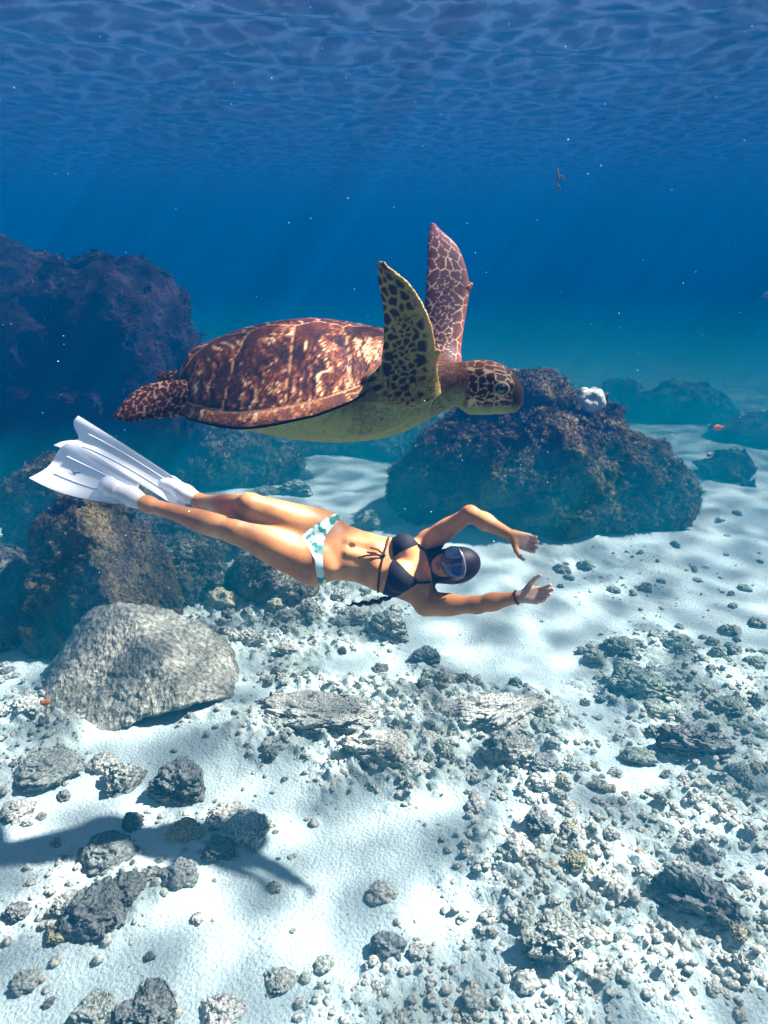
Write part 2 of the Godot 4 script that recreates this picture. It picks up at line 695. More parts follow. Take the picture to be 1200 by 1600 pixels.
func build_setting() -> void:
	zones = ZONES
	# the sand: one sheet, fine where one looks, coarse far out
	var zs := PackedFloat32Array()
	var z := 14.0
	while z > -75.0:
		zs.append(z)
		if z > 0.2:
			z -= 0.35
		elif z > -1.0:
			z -= 0.06
		elif z > -4.4:
			z -= 0.0165
		else:
			z -= 0.0165 + (-4.4 - z) * 0.021
	var cols := 430
	var v := PackedVector3Array()
	var c := PackedColorArray()
	var idx := PackedInt32Array()
	for zz in zs:
		var half := 9.0 + 1.0 * absf(zz)
		for k in cols:
			var u := 2.0 * k / (cols - 1.0) - 1.0
			var x := half * (0.24 * u + 0.76 * u * u * u * u * u)
			var cr := crust(x, zz)
			v.append(Vector3(x, ground(x, zz, cr), zz))
			var mott := n_mid.get_noise_2d(x * 1.7 + 9.0, zz * 1.7) + 0.6 * n_fine.get_noise_2d(x, zz)
			var tone := clampf(cr * (0.75 + 0.9 * mott), 0.0, 1.0)
			var sandy := Color(0.52, 0.645, 0.66).lerp(Color(0.45, 0.56, 0.575), clampf(0.5 + 1.2 * n_low.get_noise_2d(x * 2.0, zz * 2.0 + 40.0), 0.0, 1.0))
			c.append(sandy.lerp(Color(0.37, 0.44, 0.405), tone))
	for r in zs.size() - 1:
		for k in cols - 1:
			var a := r * cols + k
			idx.append_array([a, a + cols, a + 1, a + 1, a + cols, a + cols + 1])
	var n := PackedVector3Array()
	n.resize(v.size())
	for r in zs.size():
		for k in cols:
			var a := r * cols + k
			var dx := v[r * cols + mini(k + 1, cols - 1)] - v[r * cols + maxi(k - 1, 0)]
			var dz := v[mini(r + 1, zs.size() - 1) * cols + k] - v[maxi(r - 1, 0) * cols + k]
			n[a] = dx.cross(dz).normalized() * (1.0 if dx.cross(dz).y > 0.0 else -1.0)
	var o := part("sandy_seabed", to_mesh([v, n, idx], c), M.sand, self)
	o.set_meta("kind", "structure")
	# the sea surface overhead, seen from below
	var wv := PackedVector3Array()
	var wn := PackedVector3Array()
	var wt := PackedVector2Array()
	var wi := PackedInt32Array()
	var nx := 300
	var nz := 300
	for r in nz:
		var t := 2.0 * r / (nz - 1.0) - 1.0
		var pz := -4.0 + 72.0 * (0.12 * t + 0.88 * t * t * t)
		for k in nx:
			var u := 2.0 * k / (nx - 1.0) - 1.0
			var px := 72.0 * (0.12 * u + 0.88 * u * u * u)
			wv.append(Vector3(px, SURFACE + wave(px, pz), pz))
			var e := 0.04
			wn.append(Vector3(wave(px - e, pz) - wave(px + e, pz), 2 * e, wave(px, pz - e) - wave(px, pz + e)).normalized())
			wt.append(Vector2(px, pz) / 5.0)
	for r in nz - 1:
		for k in nx - 1:
			var a := r * nx + k
			wi.append_array([a, a + 1, a + nx, a + 1, a + nx + 1, a + nx])
	var arr := []
	arr.resize(Mesh.ARRAY_MAX)
	arr[Mesh.ARRAY_VERTEX] = wv
	arr[Mesh.ARRAY_NORMAL] = wn
	arr[Mesh.ARRAY_TEX_UV] = wt
	arr[Mesh.ARRAY_INDEX] = wi
	var wm := ArrayMesh.new()
	wm.add_surface_from_arrays(Mesh.PRIMITIVE_TRIANGLES, arr)
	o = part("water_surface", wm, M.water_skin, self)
	o.set_meta("kind", "structure")
	# the water itself, which swallows more light than the haze does
	var fog := FogVolume.new()
	fog.name = "sea_water"
	fog.shape = RenderingServer.FOG_VOLUME_SHAPE_BOX
	fog.size = Vector3(150, SURFACE + 0.6, 150)
	fog.position = Vector3(0, (SURFACE - 0.6) * 0.5, 0)
	var fm := FogMaterial.new()
	fm.density = WATER
	fm.albedo = lin(0.0, 0.032, 0.105)
	fog.material = fm
	add_child(fog)
	fog.set_meta("kind", "structure")
	# added teal haze, standing in for light scattered up from the sand
	var low := FogVolume.new()
	low.name = "bottom_teal_haze"
	low.shape = RenderingServer.FOG_VOLUME_SHAPE_BOX
	low.size = Vector3(140, 1.3, 140)
	low.position = Vector3(0, 0.35, 0)
	var lm := FogMaterial.new()
	lm.density = 0.09
	lm.albedo = lin(0.0, 0.28, 0.33)
	low.material = lm
	add_child(low)
	low.set_meta("kind", "structure")
	# turquoise haze boxes added farther out, for the glow and fade there
	for q in [[0.9, 0.07, -4.6], [0.6, 0.08, -7.0], [0.95, 0.07, -8.0], [1.25, 0.04, -9.5]]:
		var bank := FogVolume.new()
		bank.name = numbered("added_far_haze")
		bank.shape = RenderingServer.FOG_VOLUME_SHAPE_BOX
		bank.size = Vector3(130, q[0] + 0.5, 65.0 + q[2])
		bank.position = Vector3(0, (q[0] - 0.5) * 0.5, (q[2] - 65.0) * 0.5)
		var bm := FogMaterial.new()
		bm.density = q[1]
		bm.albedo = lin(0.0, 0.36, 0.44)
		bank.material = bm
		add_child(bank)
		bank.set_meta("kind", "structure")



func wave(x: float, z: float) -> float:
	var fade := 1.0 / (1.0 + 0.02 * (x * x + z * z) * 0.05)
	return fade * (0.05 * sin(x * 1.3 + z * 2.9 + 0.8 * sin(z * 0.7)) + 0.022 * sin(z * 6.1 - x * 1.9 + 1.3 * sin(x * 0.9)) + 0.02 * n_mid.get_noise_2d(x * 0.5, z * 1.1))


# ---------------------------------------------------------------- large rocks
func rock(called: String, label: String, category: String, at: Vector3, blobs: Array, cell: float, amp: float, freq: float, base: Color, patch: Color, patch_share: float, sd: float, group := "", turf := 0, tall := 0.05) -> MeshInstance3D:
	var disp := func(p: Vector3) -> float:
		var q := (p + at) * freq + Vector3(sd, sd * 0.7, -sd)
		return amp * (0.75 * n_mid.get_noise_3dv(q * 0.35) + 0.55 * (n_ridge.get_noise_3dv(q * 0.6) - 0.25) + 0.22 * n_fine.get_noise_3dv(q * 0.55) - 0.5 * smoothstep(0.10, 0.0, n_cell.get_noise_3dv(q * 0.75 + Vector3.ONE * 0.25 * n_mid.get_noise_3dv(q)) + 1.0))
	var g := nets(blobs, cell, amp, disp)
	var c := PackedColorArray()
	var vv: PackedVector3Array = g[0]
	var nn: PackedVector3Array = g[1]
	for i in vv.size():
		var p := vv[i] + at
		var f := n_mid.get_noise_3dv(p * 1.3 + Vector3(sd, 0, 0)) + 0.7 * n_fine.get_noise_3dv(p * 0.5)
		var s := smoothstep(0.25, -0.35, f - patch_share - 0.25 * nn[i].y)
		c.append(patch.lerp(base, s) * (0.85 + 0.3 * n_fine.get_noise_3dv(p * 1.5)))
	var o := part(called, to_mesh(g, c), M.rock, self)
	o.position = at
	tag(o, label, category, group)
	if turf > 0:
		grow_turf(o, g, turf, tall, patch, base)
	return o


# short algae growing out of a rock's upper faces, too many to count
func grow_turf(o: Node3D, g: Array, count: int, tall: float, light: Color, dark: Color) -> void:
	var vv: PackedVector3Array = g[0]
	var nn: PackedVector3Array = g[1]
	var tv := PackedVector3Array()
	var tn := PackedVector3Array()
	var ti := PackedInt32Array()
	for i in 6:
		var a := TAU * i / 6.0 + 0.4 * (i % 2)
		var out := Vector3(cos(a), 0, sin(a))
		var side := Vector3(-sin(a), 0, cos(a)) * (0.06 + 0.02 * (i % 3))
		var k := tv.size()
		var h := 0.7 + 0.12 * (i % 4)
		for q in [[0.0, 0.0, 1.0], [0.22, 0.45, 0.9], [0.55, 0.8, 0.55], [0.95, 0.92, 0.1]]:
			for s in [-1.0, 1.0]:
				tv.append(out * q[0] * 0.8 + Vector3(0, q[1] * h, 0) + side * s * q[2])
				tn.append((Vector3(0, 1, 0) + out * 0.5).normalized())
		for q in 3:
			var b := k + q * 2
			ti.append_array([b, b + 1, b + 2, b + 1, b + 3, b + 2])
	var mm := MultiMesh.new()
	mm.transform_format = MultiMesh.TRANSFORM_3D
	mm.use_colors = true
	mm.mesh = to_mesh([tv, tn, ti])
	var spots := []
	var guard := 0
	while spots.size() < count and guard < count * 8:
		guard += 1
		var i := rng.randi() % vv.size()
		if vv[i].y < 0.05 or nn[i].y < -0.15 or n_mid.get_noise_3dv((vv[i] + o.position) * 1.6) < rng.randf_range(-0.35, 0.25):
			continue
		var y := (nn[i] + Vector3(rng.randf_range(-0.4, 0.4), 0.3, rng.randf_range(-0.4, 0.4))).normalized()
		var x := y.cross(Vector3(0.31, 0.2, 0.93)).normalized()
		var bs := Basis(x, y, x.cross(y)).rotated(y, rng.randf() * TAU).scaled(Vector3.ONE * tall * rng.randf_range(0.5, 1.3))
		spots.append([Transform3D(bs, vv[i] - nn[i] * 0.004), dark.lerp(light, rng.randf() * rng.randf()) * rng.randf_range(0.8, 1.5)])
	mm.instance_count = spots.size()
	for i in spots.size():
		mm.set_instance_transform(i, spots[i][0])
		mm.set_instance_color(i, spots[i][1])
	var t := MultiMeshInstance3D.new()
	t.name = "algae_turf"
	t.multimesh = mm
	t.material_override = M.turf
	o.add_child(t, true)
	t.set_meta("kind", "stuff")


func e3(x: float, y: float, z: float, a: float, b: float, c: float, turn := Vector3.ZERO, k := 0.25) -> Blob:
	return ell(Vector3(x, y, z), Vector3(a, b, c), Basis.from_euler(turn * PI / 180.0), k)


func build_rocks() -> void:
	var dark := Color(0.045, 0.04, 0.036)
	var ochre := Color(0.20, 0.165, 0.085)
	# the big one on the right, its crest behind the turtle's head
	rock("algae_boulder", "huge dark algae-covered boulder on the sand behind the diver's raised arm", "boulder", Vector3(1.75, 0, -7.2), [
		e3(-0.35, 0.5, 0.1, 1.05, 0.75, 1.0, Vector3(0, 10, 12)), e3(-0.12, 0.98, -0.1, 0.55, 0.46, 0.6, Vector3(0, 0, -22)),
		e3(0.92, 0.28, 0.1, 0.82, 0.5, 0.75, Vector3(0, -15, -24)), e3(-1.15, 0.2, 0.3, 0.5, 0.55, 0.55), e3(0.3, 0.1, 0.55, 1.1, 0.4, 0.6),
		e3(0.42, 0.74, -0.1, 0.45, 0.42, 0.5)], 0.029, 0.17, 1.5, Color(0.042, 0.034, 0.028), Color(0.20, 0.155, 0.07), 0.12, 4.0, "", 14000, 0.034)
	# the wall far left, reaching up almost to the surface's haze
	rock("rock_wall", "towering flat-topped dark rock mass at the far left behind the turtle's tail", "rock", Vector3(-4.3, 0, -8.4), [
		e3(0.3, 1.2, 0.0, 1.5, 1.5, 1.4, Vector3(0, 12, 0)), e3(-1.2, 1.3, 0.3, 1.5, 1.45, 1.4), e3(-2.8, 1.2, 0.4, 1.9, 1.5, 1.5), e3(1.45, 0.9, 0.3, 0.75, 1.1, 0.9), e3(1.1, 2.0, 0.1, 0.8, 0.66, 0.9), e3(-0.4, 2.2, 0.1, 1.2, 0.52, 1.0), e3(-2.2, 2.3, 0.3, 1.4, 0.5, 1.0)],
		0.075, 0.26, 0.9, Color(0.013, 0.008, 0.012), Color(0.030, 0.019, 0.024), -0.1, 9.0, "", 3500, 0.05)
	rock("reef_mound", "low dark reef mound at the foot of the far left rock wall", "rock", Vector3(-2.15, 0, -8.2), [
		e3(0, 0.1, 0, 0.95, 0.62, 0.7, Vector3(0, 20, 0)), e3(-0.9, 0.2, 0.3, 0.8, 0.6, 0.7), e3(0.7, 0.02, -0.1, 0.45, 0.35, 0.45)], 0.04, 0.16, 1.4, dark, Color(0.16, 0.15, 0.10), 0.0, 14.0, "", 2500, 0.060)
	rock("reef_ridge", "hazy distant reef ridge seen just under the turtle's belly", "rock", Vector3(-0.7, 0, -9.9), [
		e3(0, 0.1, 0, 1.5, 0.42, 0.7, Vector3(0, -8, 0)), e3(1.3, 0.05, 0.4, 0.8, 0.3, 0.6), e3(-1.5, 0.2, 0.2, 1.1, 0.5, 0.8)], 0.07, 0.25, 1.0, dark, Color(0.14, 0.13, 0.09), 0.0, 19.0, "", 2500, 0.070)
	# the pyramid and the pale slab at the left
	rock("pyramid_boulder", "brown pyramid-shaped boulder with mossy patches standing behind the pale slab", "boulder", Vector3(-2.05, 0, -4.25), [
		e3(0.0, 0.22, 0.0, 0.62, 0.98, 0.5, Vector3(0, 0, 0), 0.12), face_cut(Vector3(0.87, 0.42, 0.2), Vector3(0.07, 0.97, 0.1)), face_cut(Vector3(-0.5, 0.83, 0.25), Vector3(-0.06, 1.0, 0.1)),
		face_cut(Vector3(-0.12, 0.38, 0.92), Vector3(0, 0.6, 0.27)), face_cut(Vector3(-0.97, 0.1, 0.2), Vector3(-0.42, 0.4, 0.0))],
		0.016, 0.06, 2.0, Color(0.06, 0.052, 0.04), Color(0.135, 0.112, 0.066), -0.05, 25.0, "", 2600, 0.022)
	rock("pale_slab", "large smooth pale wedge of rock with a shaded underside at the left", "boulder", Vector3(-1.53, 0, -3.52), [
		e3(-0.06, 0.10, -0.02, 0.72, 0.52, 0.46, Vector3(0, 8, -8), 0.12), e3(0.32, 0.16, -0.02, 0.34, 0.22, 0.26, Vector3(0, 8, -14), 0.1),
		face_cut(Vector3(-0.10, 0.80, 0.6), Vector3(-0.1, 0.38, -0.12), 0.03), face_cut(Vector3(0.42, 0.88, 0.12), Vector3(0.05, 0.38, -0.1), 0.03), face_cut(Vector3(0.85, 0.3, -0.1), Vector3(0.56, 0.15, 0.0), 0.03), face_cut(Vector3(-0.75, 0.55, 0.2), Vector3(-0.5, 0.2, 0.0), 0.08),
		ell(Vector3(0.40, -0.06, 0.34), Vector3(0.50, 0.17, 0.26), Basis.from_euler(Vector3(0, 0.2, 0.1)), 0.05, 0, true)],
		0.012, 0.022, 2.0, Color(0.33, 0.345, 0.30), Color(0.48, 0.485, 0.42), 0.05, 31.0)
	rock("hind_boulder", "broad low dark boulder behind the brown pyramid, under the swim fins", "boulder", Vector3(-2.75, 0, -6.0), [
		e3(-0.15, 0.28, 0, 0.72, 0.62, 0.55, Vector3(0, 0, -6)), e3(0.75, 0.12, 0.1, 0.75, 0.42, 0.55, Vector3(0, 0, -14)), e3(1.35, 0.05, 0.0, 0.45, 0.28, 0.4)], 0.029, 0.1, 1.8, Color(0.07, 0.06, 0.048), Color(0.2, 0.17, 0.10), 0.0, 37.0, "", 3500, 0.040)
	rock("edge_boulder", "dark boulder cut by the left edge, beside the brown pyramid", "boulder", Vector3(-2.75, 0, -4.3), [
		e3(0, 0.15, 0, 0.42, 0.34, 0.36), e3(-0.3, 0.2, -0.2, 0.4, 0.4, 0.4)], 0.02, 0.07, 2.0, Color(0.04, 0.042, 0.05), Color(0.14, 0.15, 0.13), -0.1, 43.0, "", 1200, 0.030)
	rock("round_boulder", "rounded dark boulder below the diver's thigh with a paler top", "boulder", Vector3(-0.9, 0, -4.95), [
		e3(0, 0.14, 0, 0.33, 0.25, 0.3), e3(0.1, 0.1, 0.05, 0.24, 0.2, 0.24)], 0.015, 0.05, 2.4, Color(0.07, 0.075, 0.075), Color(0.26, 0.25, 0.2), 0.0, 47.0, "", 1500, 0.022)
	rock("shaded_boulder", "shaggy dark boulder to the right of the brown pyramid", "boulder", Vector3(-1.72, 0, -5.0), [
		e3(0, 0.14, 0, 0.34, 0.28, 0.32), e3(0.26, 0.08, 0.1, 0.2, 0.18, 0.2)], 0.017, 0.08, 2.4, Color(0.06, 0.065, 0.06), Color(0.2, 0.21, 0.16), 0.0, 53.0, "", 1800, 0.030)
	# distant lumps on the right, almost dissolved in the blue
	var far_spots := [[5.3, -11.8, 0.8, 0.5, "hazy blue reef lump right of the huge algae boulder"], [4.3, -12.2, 0.42, 0.55, "small hazy pinnacle between the huge boulder and the next reef lump"],
		[5.9, -10.2, 0.8, 0.26, "low hazy rock spread near the right edge, below the orange fish"], [4.35, -8.2, 0.32, 0.18, "small flat hazy rock alone on the far right sand"], [7.2, -10.8, 0.9, 0.3, "hazy low rock at the right edge of the far sand"]]
	for i in far_spots.size():
		var q = far_spots[i]
		rock("distant_rock", q[4], "rock", Vector3(q[0], 0, q[1]), [e3(0, 0.1, 0, q[2], q[3], q[2] * 0.8), e3(q[2] * 0.5, 0.05, 0.1, q[2] * 0.6, q[3] * 0.6, q[2] * 0.6)], 0.05, 0.22, 1.7, dark, Color(0.15, 0.14, 0.1), 0.0, 60.0 + i * 7.0, "hazy rocks far off on the right")


# ---------------------------------------------------------------- the turtle
# own axes: x towards the head, y up, z towards its right side
func lut(xs: Array, ys: Array, x: float) -> float:
	if x <= xs[0]:
		return ys[0]
	for i in range(1, xs.size()):
		if x <= xs[i]:
			var t: float = (x - xs[i - 1]) / (xs[i] - xs[i - 1])
			var p0: float = ys[maxi(i - 2, 0)]
			var p3: float = ys[mini(i + 1, xs.size() - 1)]
			return cubic_interpolate(ys[i - 1], ys[i], p0, p3, t)
	return ys[-1]


func shell_half_width(u: float) -> float:
	return 0.272 * pow(maxf(1.0 - pow(absf(u), 2.7 if u > 0.0 else 2.0), 0.0), 0.58)


const RIM_X := [-0.362, -0.30, -0.258, -0.108, 0.067, 0.172, 0.235, 0.345]
const RIM_Y := [-0.01, -0.065, -0.088, -0.106, -0.076, -0.034, 0.022, 0.062]
const TOP_X := [-0.362, -0.291, -0.137, 0.03, 0.174, 0.25, 0.345]
const TOP_Y := [0.0, 0.092, 0.150, 0.173, 0.158, 0.138, 0.085]


func shell_point(u: float, v: float) -> Vector3:
	var x := lerpf(-0.362, 0.345, (u + 1.0) * 0.5)
	var w := shell_half_width(u)
	var rim := lut(RIM_X, RIM_Y, x)
	var top := lut(TOP_X, TOP_Y, x)
	var flare := 1.0 + 0.035 * smoothstep(0.94, 1.0, absf(v))
	return Vector3(x, rim + maxf(top - rim, 0.004) * pow(maxf(1.0 - pow(absf(v), 2.2), 0.0), 0.9), w * v * flare)


# [which scute, distance to its seam, where its streaks fan out from]
func scute_at(x: float, z: float, edge: float, seeds: Array) -> Array:
	if edge < 0.024:
		var ang := atan2(z / 0.28, (x + 0.01) / 0.36) / TAU * 25.0 + 0.5
		var cellw := fposmod(ang, 1.0)
		var side := minf(cellw, 1.0 - cellw) * 0.085
		var i := int(floor(ang))
		return [100 + i, minf(side, 0.024 - edge), Vector2(x, z).normalized() * 0.12]
	var d1 := 1e9
	var d2 := 1e9
	var best := 0
	for i in seeds.size():
		var d: float = Vector2(x, z).distance_to(seeds[i])
		if d < d1:
			d2 = d1
			d1 = d
			best = i
		elif d < d2:
			d2 = d
	var o: Vector2 = seeds[best]
	o += Vector2(-0.045, 0.0) if best < 5 else Vector2(-0.04, -signf(o.y) * 0.075)
	return [best, minf((d2 - d1) * 0.5, edge - 0.024), o]


func build_turtle() -> void:
	var t := thing("sea_turtle", "brown sea turtle with raised front flippers gliding above the diver", "turtle", Vector3(-0.231, 2.201, -1.86))
	t.rotation_degrees = Vector3(-10, 0, 0)
	# --- carapace: scutes on a thin under-shell
	var seeds := [Vector2(-0.275, 0), Vector2(-0.145, 0), Vector2(-0.005, 0), Vector2(0.13, 0), Vector2(0.255, 0)]
	for s in [-1.0, 1.0]:
		for q in [[0.205, 0.145], [0.075, 0.172], [-0.075, 0.168], [-0.205, 0.125]]:
			seeds.append(Vector2(q[0], q[1] * s))
	var nu := 190
	var nv := 150
	var pts := PackedVector3Array()
	var col := PackedColorArray()
	var who := PackedInt32Array()
	var lift := PackedFloat32Array()
	for i in nu:
		var u := -cos(PI * i / (nu - 1.0))
		var w := shell_half_width(u)
		for j in nv:
			var v := -cos(PI * j / (nv - 1.0))
			var p := shell_point(u, v)
			var edge := minf((1.0 - absf(v)) * w * 1.9, (1.0 - absf(u)) * 0.30)
			var jx := p.x + 0.006 * n_fine.get_noise_3dv(p * 1.5)
			var jz := p.z + 0.006 * n_fine.get_noise_3dv(p * 1.5 + Vector3(5, 5, 5))
			var q := scute_at(jx, jz, edge, seeds)
			var sd: float = q[1]
			var dir := Vector2(p.x, p.z) - (q[2] as Vector2)
			var a := dir.angle()
			var r := dir.length()
			var id: int = q[0]
			var wob := a + 0.35 * n_mid.get_noise_3dv(p * 3.0)
			var ray := n_fine.get_noise_3d(cos(wob) * 0.8 + id * 7.3, sin(wob) * 0.8, r * 0.35) + 0.55 * n_fine.get_noise_3d(cos(wob) * 1.5 + id * 3.1, sin(wob) * 1.5, r * 0.35 + 20.0)
			var blot := n_mid.get_noise_3dv(p * 3.4 + Vector3(id, 0, 0)) + 0.5 * n_fine.get_noise_3dv(p * 2.2 + Vector3(0, id, 0))
			var st := (1.0 * ray * smoothstep(0.02, 0.08, r) + 0.6 * blot + 0.22 * n_fine.get_noise_3dv(p * 8.0)) * 0.9 - 0.05
			var c := Color(0.018, 0.006, 0.008).lerp(Color(0.075, 0.019, 0.014), smoothstep(-0.45, 0.05, st))
			c = c.lerp(Color(0.26, 0.075, 0.028), smoothstep(0.02, 0.30, st))
			c = c.lerp(Color(0.72, 0.49, 0.28), smoothstep(0.28, 0.56, st))
			if id >= 100:
				c = c.lerp(Color(0.30, 0.12, 0.055), 0.15 + 0.3 * smoothstep(0.2, 0.5, ray))
			var seam := smoothstep(0.0024, 0.0006, sd)
			c = c.lerp(Color(0.02, 0.008, 0.006), 0.6 * smoothstep(0.0055, 0.003, sd))
			c = c.lerp(Color(0.52, 0.26, 0.12), seam * 0.85)
			pts.append(p)
			col.append(c)
			who.append(id)
			lift.append(0.0020 * smoothstep(0.0, 0.006, sd) + 0.0016 * st * smoothstep(0.0, 0.01, sd))
	var nrm := PackedVector3Array()
	nrm.resize(pts.size())
	for pass_ in 2:
		var moved := pts.duplicate()
		for i in nu:
			for j in nv:
				var a := i * nv + j
				var du := pts[mini(i + 1, nu - 1) * nv + j] - pts[maxi(i - 1, 0) * nv + j]
				var dv := pts[i * nv + mini(j + 1, nv - 1)] - pts[i * nv + maxi(j - 1, 0)]
				var n := dv.cross(du)
				n = n.normalized() if n.length() > 1e-12 else Vector3.UP
				if n.y < -0.3:
					n = -n
				nrm[a] = n
				if pass_ == 0:
					moved[a] = pts[a] + n * lift[a]
		if pass_ == 0:
			pts = moved
	var groups := {}
	for i in nu - 1:
		for j in nv - 1:
			var a := i * nv + j
			var id := who[a]
			if not groups.has(id):
				groups[id] = PackedInt32Array()
			groups[id].append_array([a, a + nv, a + 1, a + 1, a + nv, a + nv + 1])
	# the under-shell closes the bowl just inside the rim
	var uv := PackedVector3Array()
	var un := PackedVector3Array()
	var ui := PackedInt32Array()
	var uc := PackedColorArray()
	for i in 60:
		var u := -cos(PI * i / 59.0) * 0.985
		for j in 40:
			var v := -cos(PI * j / 39.0)
			var p := shell_point(u, v)
			var rim := shell_point(u, 1.0).y
			uv.append(Vector3(p.x, lerpf(p.y, rim, 0.9) - 0.006, p.z * 0.985))
			un.append(Vector3.DOWN)
			uc.append(Color(0.30, 0.24, 0.11))
	for i in 59:
		for j in 39:
			var a := i * 40 + j
			ui.append_array([a, a + 1, a + 40, a + 1, a + 41, a + 40])
	var shell := part("carapace", to_mesh([uv, un, ui], uc), M.shell, t)
	var ids := groups.keys()
	ids.sort()
	for id in ids:
		var remap := {}
		var v := PackedVector3Array()
		var n := PackedVector3Array()
		var c := PackedColorArray()
		var ix := PackedInt32Array()
		for e in groups[id]:
			if not remap.has(e):
				remap[e] = v.size()
				v.append(pts[e])
				n.append(nrm[e])
				c.append(col[e])
			ix.append(remap[e])
		part("marginal_scute" if id >= 100 else "scute", to_mesh([v, n, ix], c), M.shell, shell)
	# --- body: one skin from beak to tail
	var b := []
	b.append(ell(Vector3(0.03, -0.045, 0), Vector3(0.32, 0.10, 0.235), Basis(), 0.05, 0))
	b.append(ell(Vector3(0.12, -0.07, 0), Vector3(0.22, 0.083, 0.19), Basis(), 0.05, 0))
	for s in [1.0, -1.0]:
		b.append(cap(Vector3(0.16, -0.035, 0.13 * s), Vector3(0.29, -0.02, 0.20 * s), 0.085, 0.068, 0.05, 1))
	b.append(cap(Vector3(0.22, -0.01, 0), Vector3(0.44, 0.0, 0.0), 0.086, 0.057, 0.05, 2))
	b.append(cap(Vector3(0.2, -0.07, 0), Vector3(0.37, -0.035, 0), 0.05, 0.035, 0.05, 2))
	b.append(ell(Vector3(0.508, -0.006, 0.0), Vector3(0.097, 0.071, 0.062), Basis.from_euler(Vector3(0, 0, -0.12)), 0.02, 3))
	b.append(ell(Vector3(0.573, -0.031, 0.0), Vector3(0.041, 0.038, 0.036), Basis.from_euler(Vector3(0, 0, -0.35)), 0.03, 3))
	b.append(cap(Vector3(0.48, -0.050, 0), Vector3(0.592, -0.064, 0), 0.034, 0.013, 0.022, 3))
	b.append(cap(Vector3(0.598, -0.022, 0), Vector3(0.612, -0.056, 0), 0.017, 0.006, 0.012, 3))
	for s in [1.0, -1.0]:
		b.append(ell(Vector3(0.545, -0.014, 0.058 * s), Vector3(0.022, 0.017, 0.016), Basis(), 0.008, 3))
		b.append(ell(Vector3(0.545, -0.014, 0.072 * s), Vector3(0.016, 0.011, 0.011), Basis(), 0.004, 3, true))
		b.append(cap(Vector3(0.525, 0.008, 0.054 * s), Vector3(0.572, -0.002, 0.040 * s), 0.010, 0.007, 0.012, 3))
		# the mouth line
		b.append(ell(Vector3(0.575, -0.066, 0.043 * s), Vector3(0.05, 0.0022, 0.014), Basis.from_euler(Vector3(0, 0.35 * s, 0.12)), 0.004, 3, true))
	b.append(paddle(Vector3(0.292, -0.03, 0.235), Vector3(0.247, 0.255, 0.39), Vector3(-0.25, -0.25, 1.0), [0.076, 0.073, 0.066, 0.060, 0.053, 0.044, 0.032, 0.008], [0.0, 0.003, 0.010, 0.016, 0.018, 0.012, -0.002, -0.022], [0.040, 0.028, 0.021, 0.016, 0.012, 0.010, 0.008, 0.004], 0.01, 0.04, 4))
	b.append(paddle(Vector3(0.415, 0.04, -0.21), Vector3(0.41, 0.515, -0.36), Vector3(0.1, -0.25, 1.0), [0.050, 0.055, 0.062, 0.068, 0.070, 0.062, 0.047, 0.010], [0.0, 0.0, 0.004, 0.012, 0.020, 0.018, 0.006, -0.022], [0.032, 0.024, 0.019, 0.015, 0.012, 0.010, 0.008, 0.004], -0.02, 0.04, 5))
	b.append(cap(Vector3(0.24, -0.02, -0.17), Vector3(0.41, 0.05, -0.22), 0.06, 0.045, 0.04, 1))
	b.append(paddle(Vector3(-0.27, -0.03, 0.13), Vector3(-0.465, -0.072, 0.155), Vector3(0.1, 0.35, 1.0), [0.042, 0.05, 0.05, 0.044, 0.034, 0.008], [0.0, 0.0, 0.004, 0.004, -0.006, -0.014], [0.024, 0.017, 0.012, 0.010, 0.008, 0.004], 0.0, 0.03, 6))
	b.append(paddle(Vector3(-0.27, 0.0, -0.13), Vector3(-0.465, 0.03, -0.2), Vector3(0.1, 0.6, 1.0), [0.040, 0.045, 0.042, 0.035, 0.024, 0.008], [0.0, 0.0, 0.0, 0.0, 0.0, 0.0], [0.024, 0.017, 0.012, 0.010, 0.008, 0.004], 0.0, 0.03, 6))
	b.append(cap(Vector3(-0.30, -0.03, 0), Vector3(-0.385, -0.035, 0), 0.024, 0.008, 0.03, 0))
	# claws on the leading edges
	for s: Blob in b.duplicate():
		if s.kind == 2 and (s.tag == 4 or s.tag == 5):
			var cs := 0.3 if s.tag == 4 else 0.56
			var xf := s.inv.affine_inverse()
			var ly: float = along(s.hw, cs) + along(s.off, cs)
			b.append(cap(xf * Vector3(cs * s.long, ly - 0.006, s.bend * cs * cs), xf * Vector3(cs * s.long + 0.014, ly + 0.008, s.bend * cs * cs), 0.008, 0.003, 0.008, s.tag))
	var g := nets(b, 0.0039)
	var vv: PackedVector3Array = g[0]
	var nn: PackedVector3Array = g[1]
	var cc := PackedColorArray()
	cc.resize(vv.size())
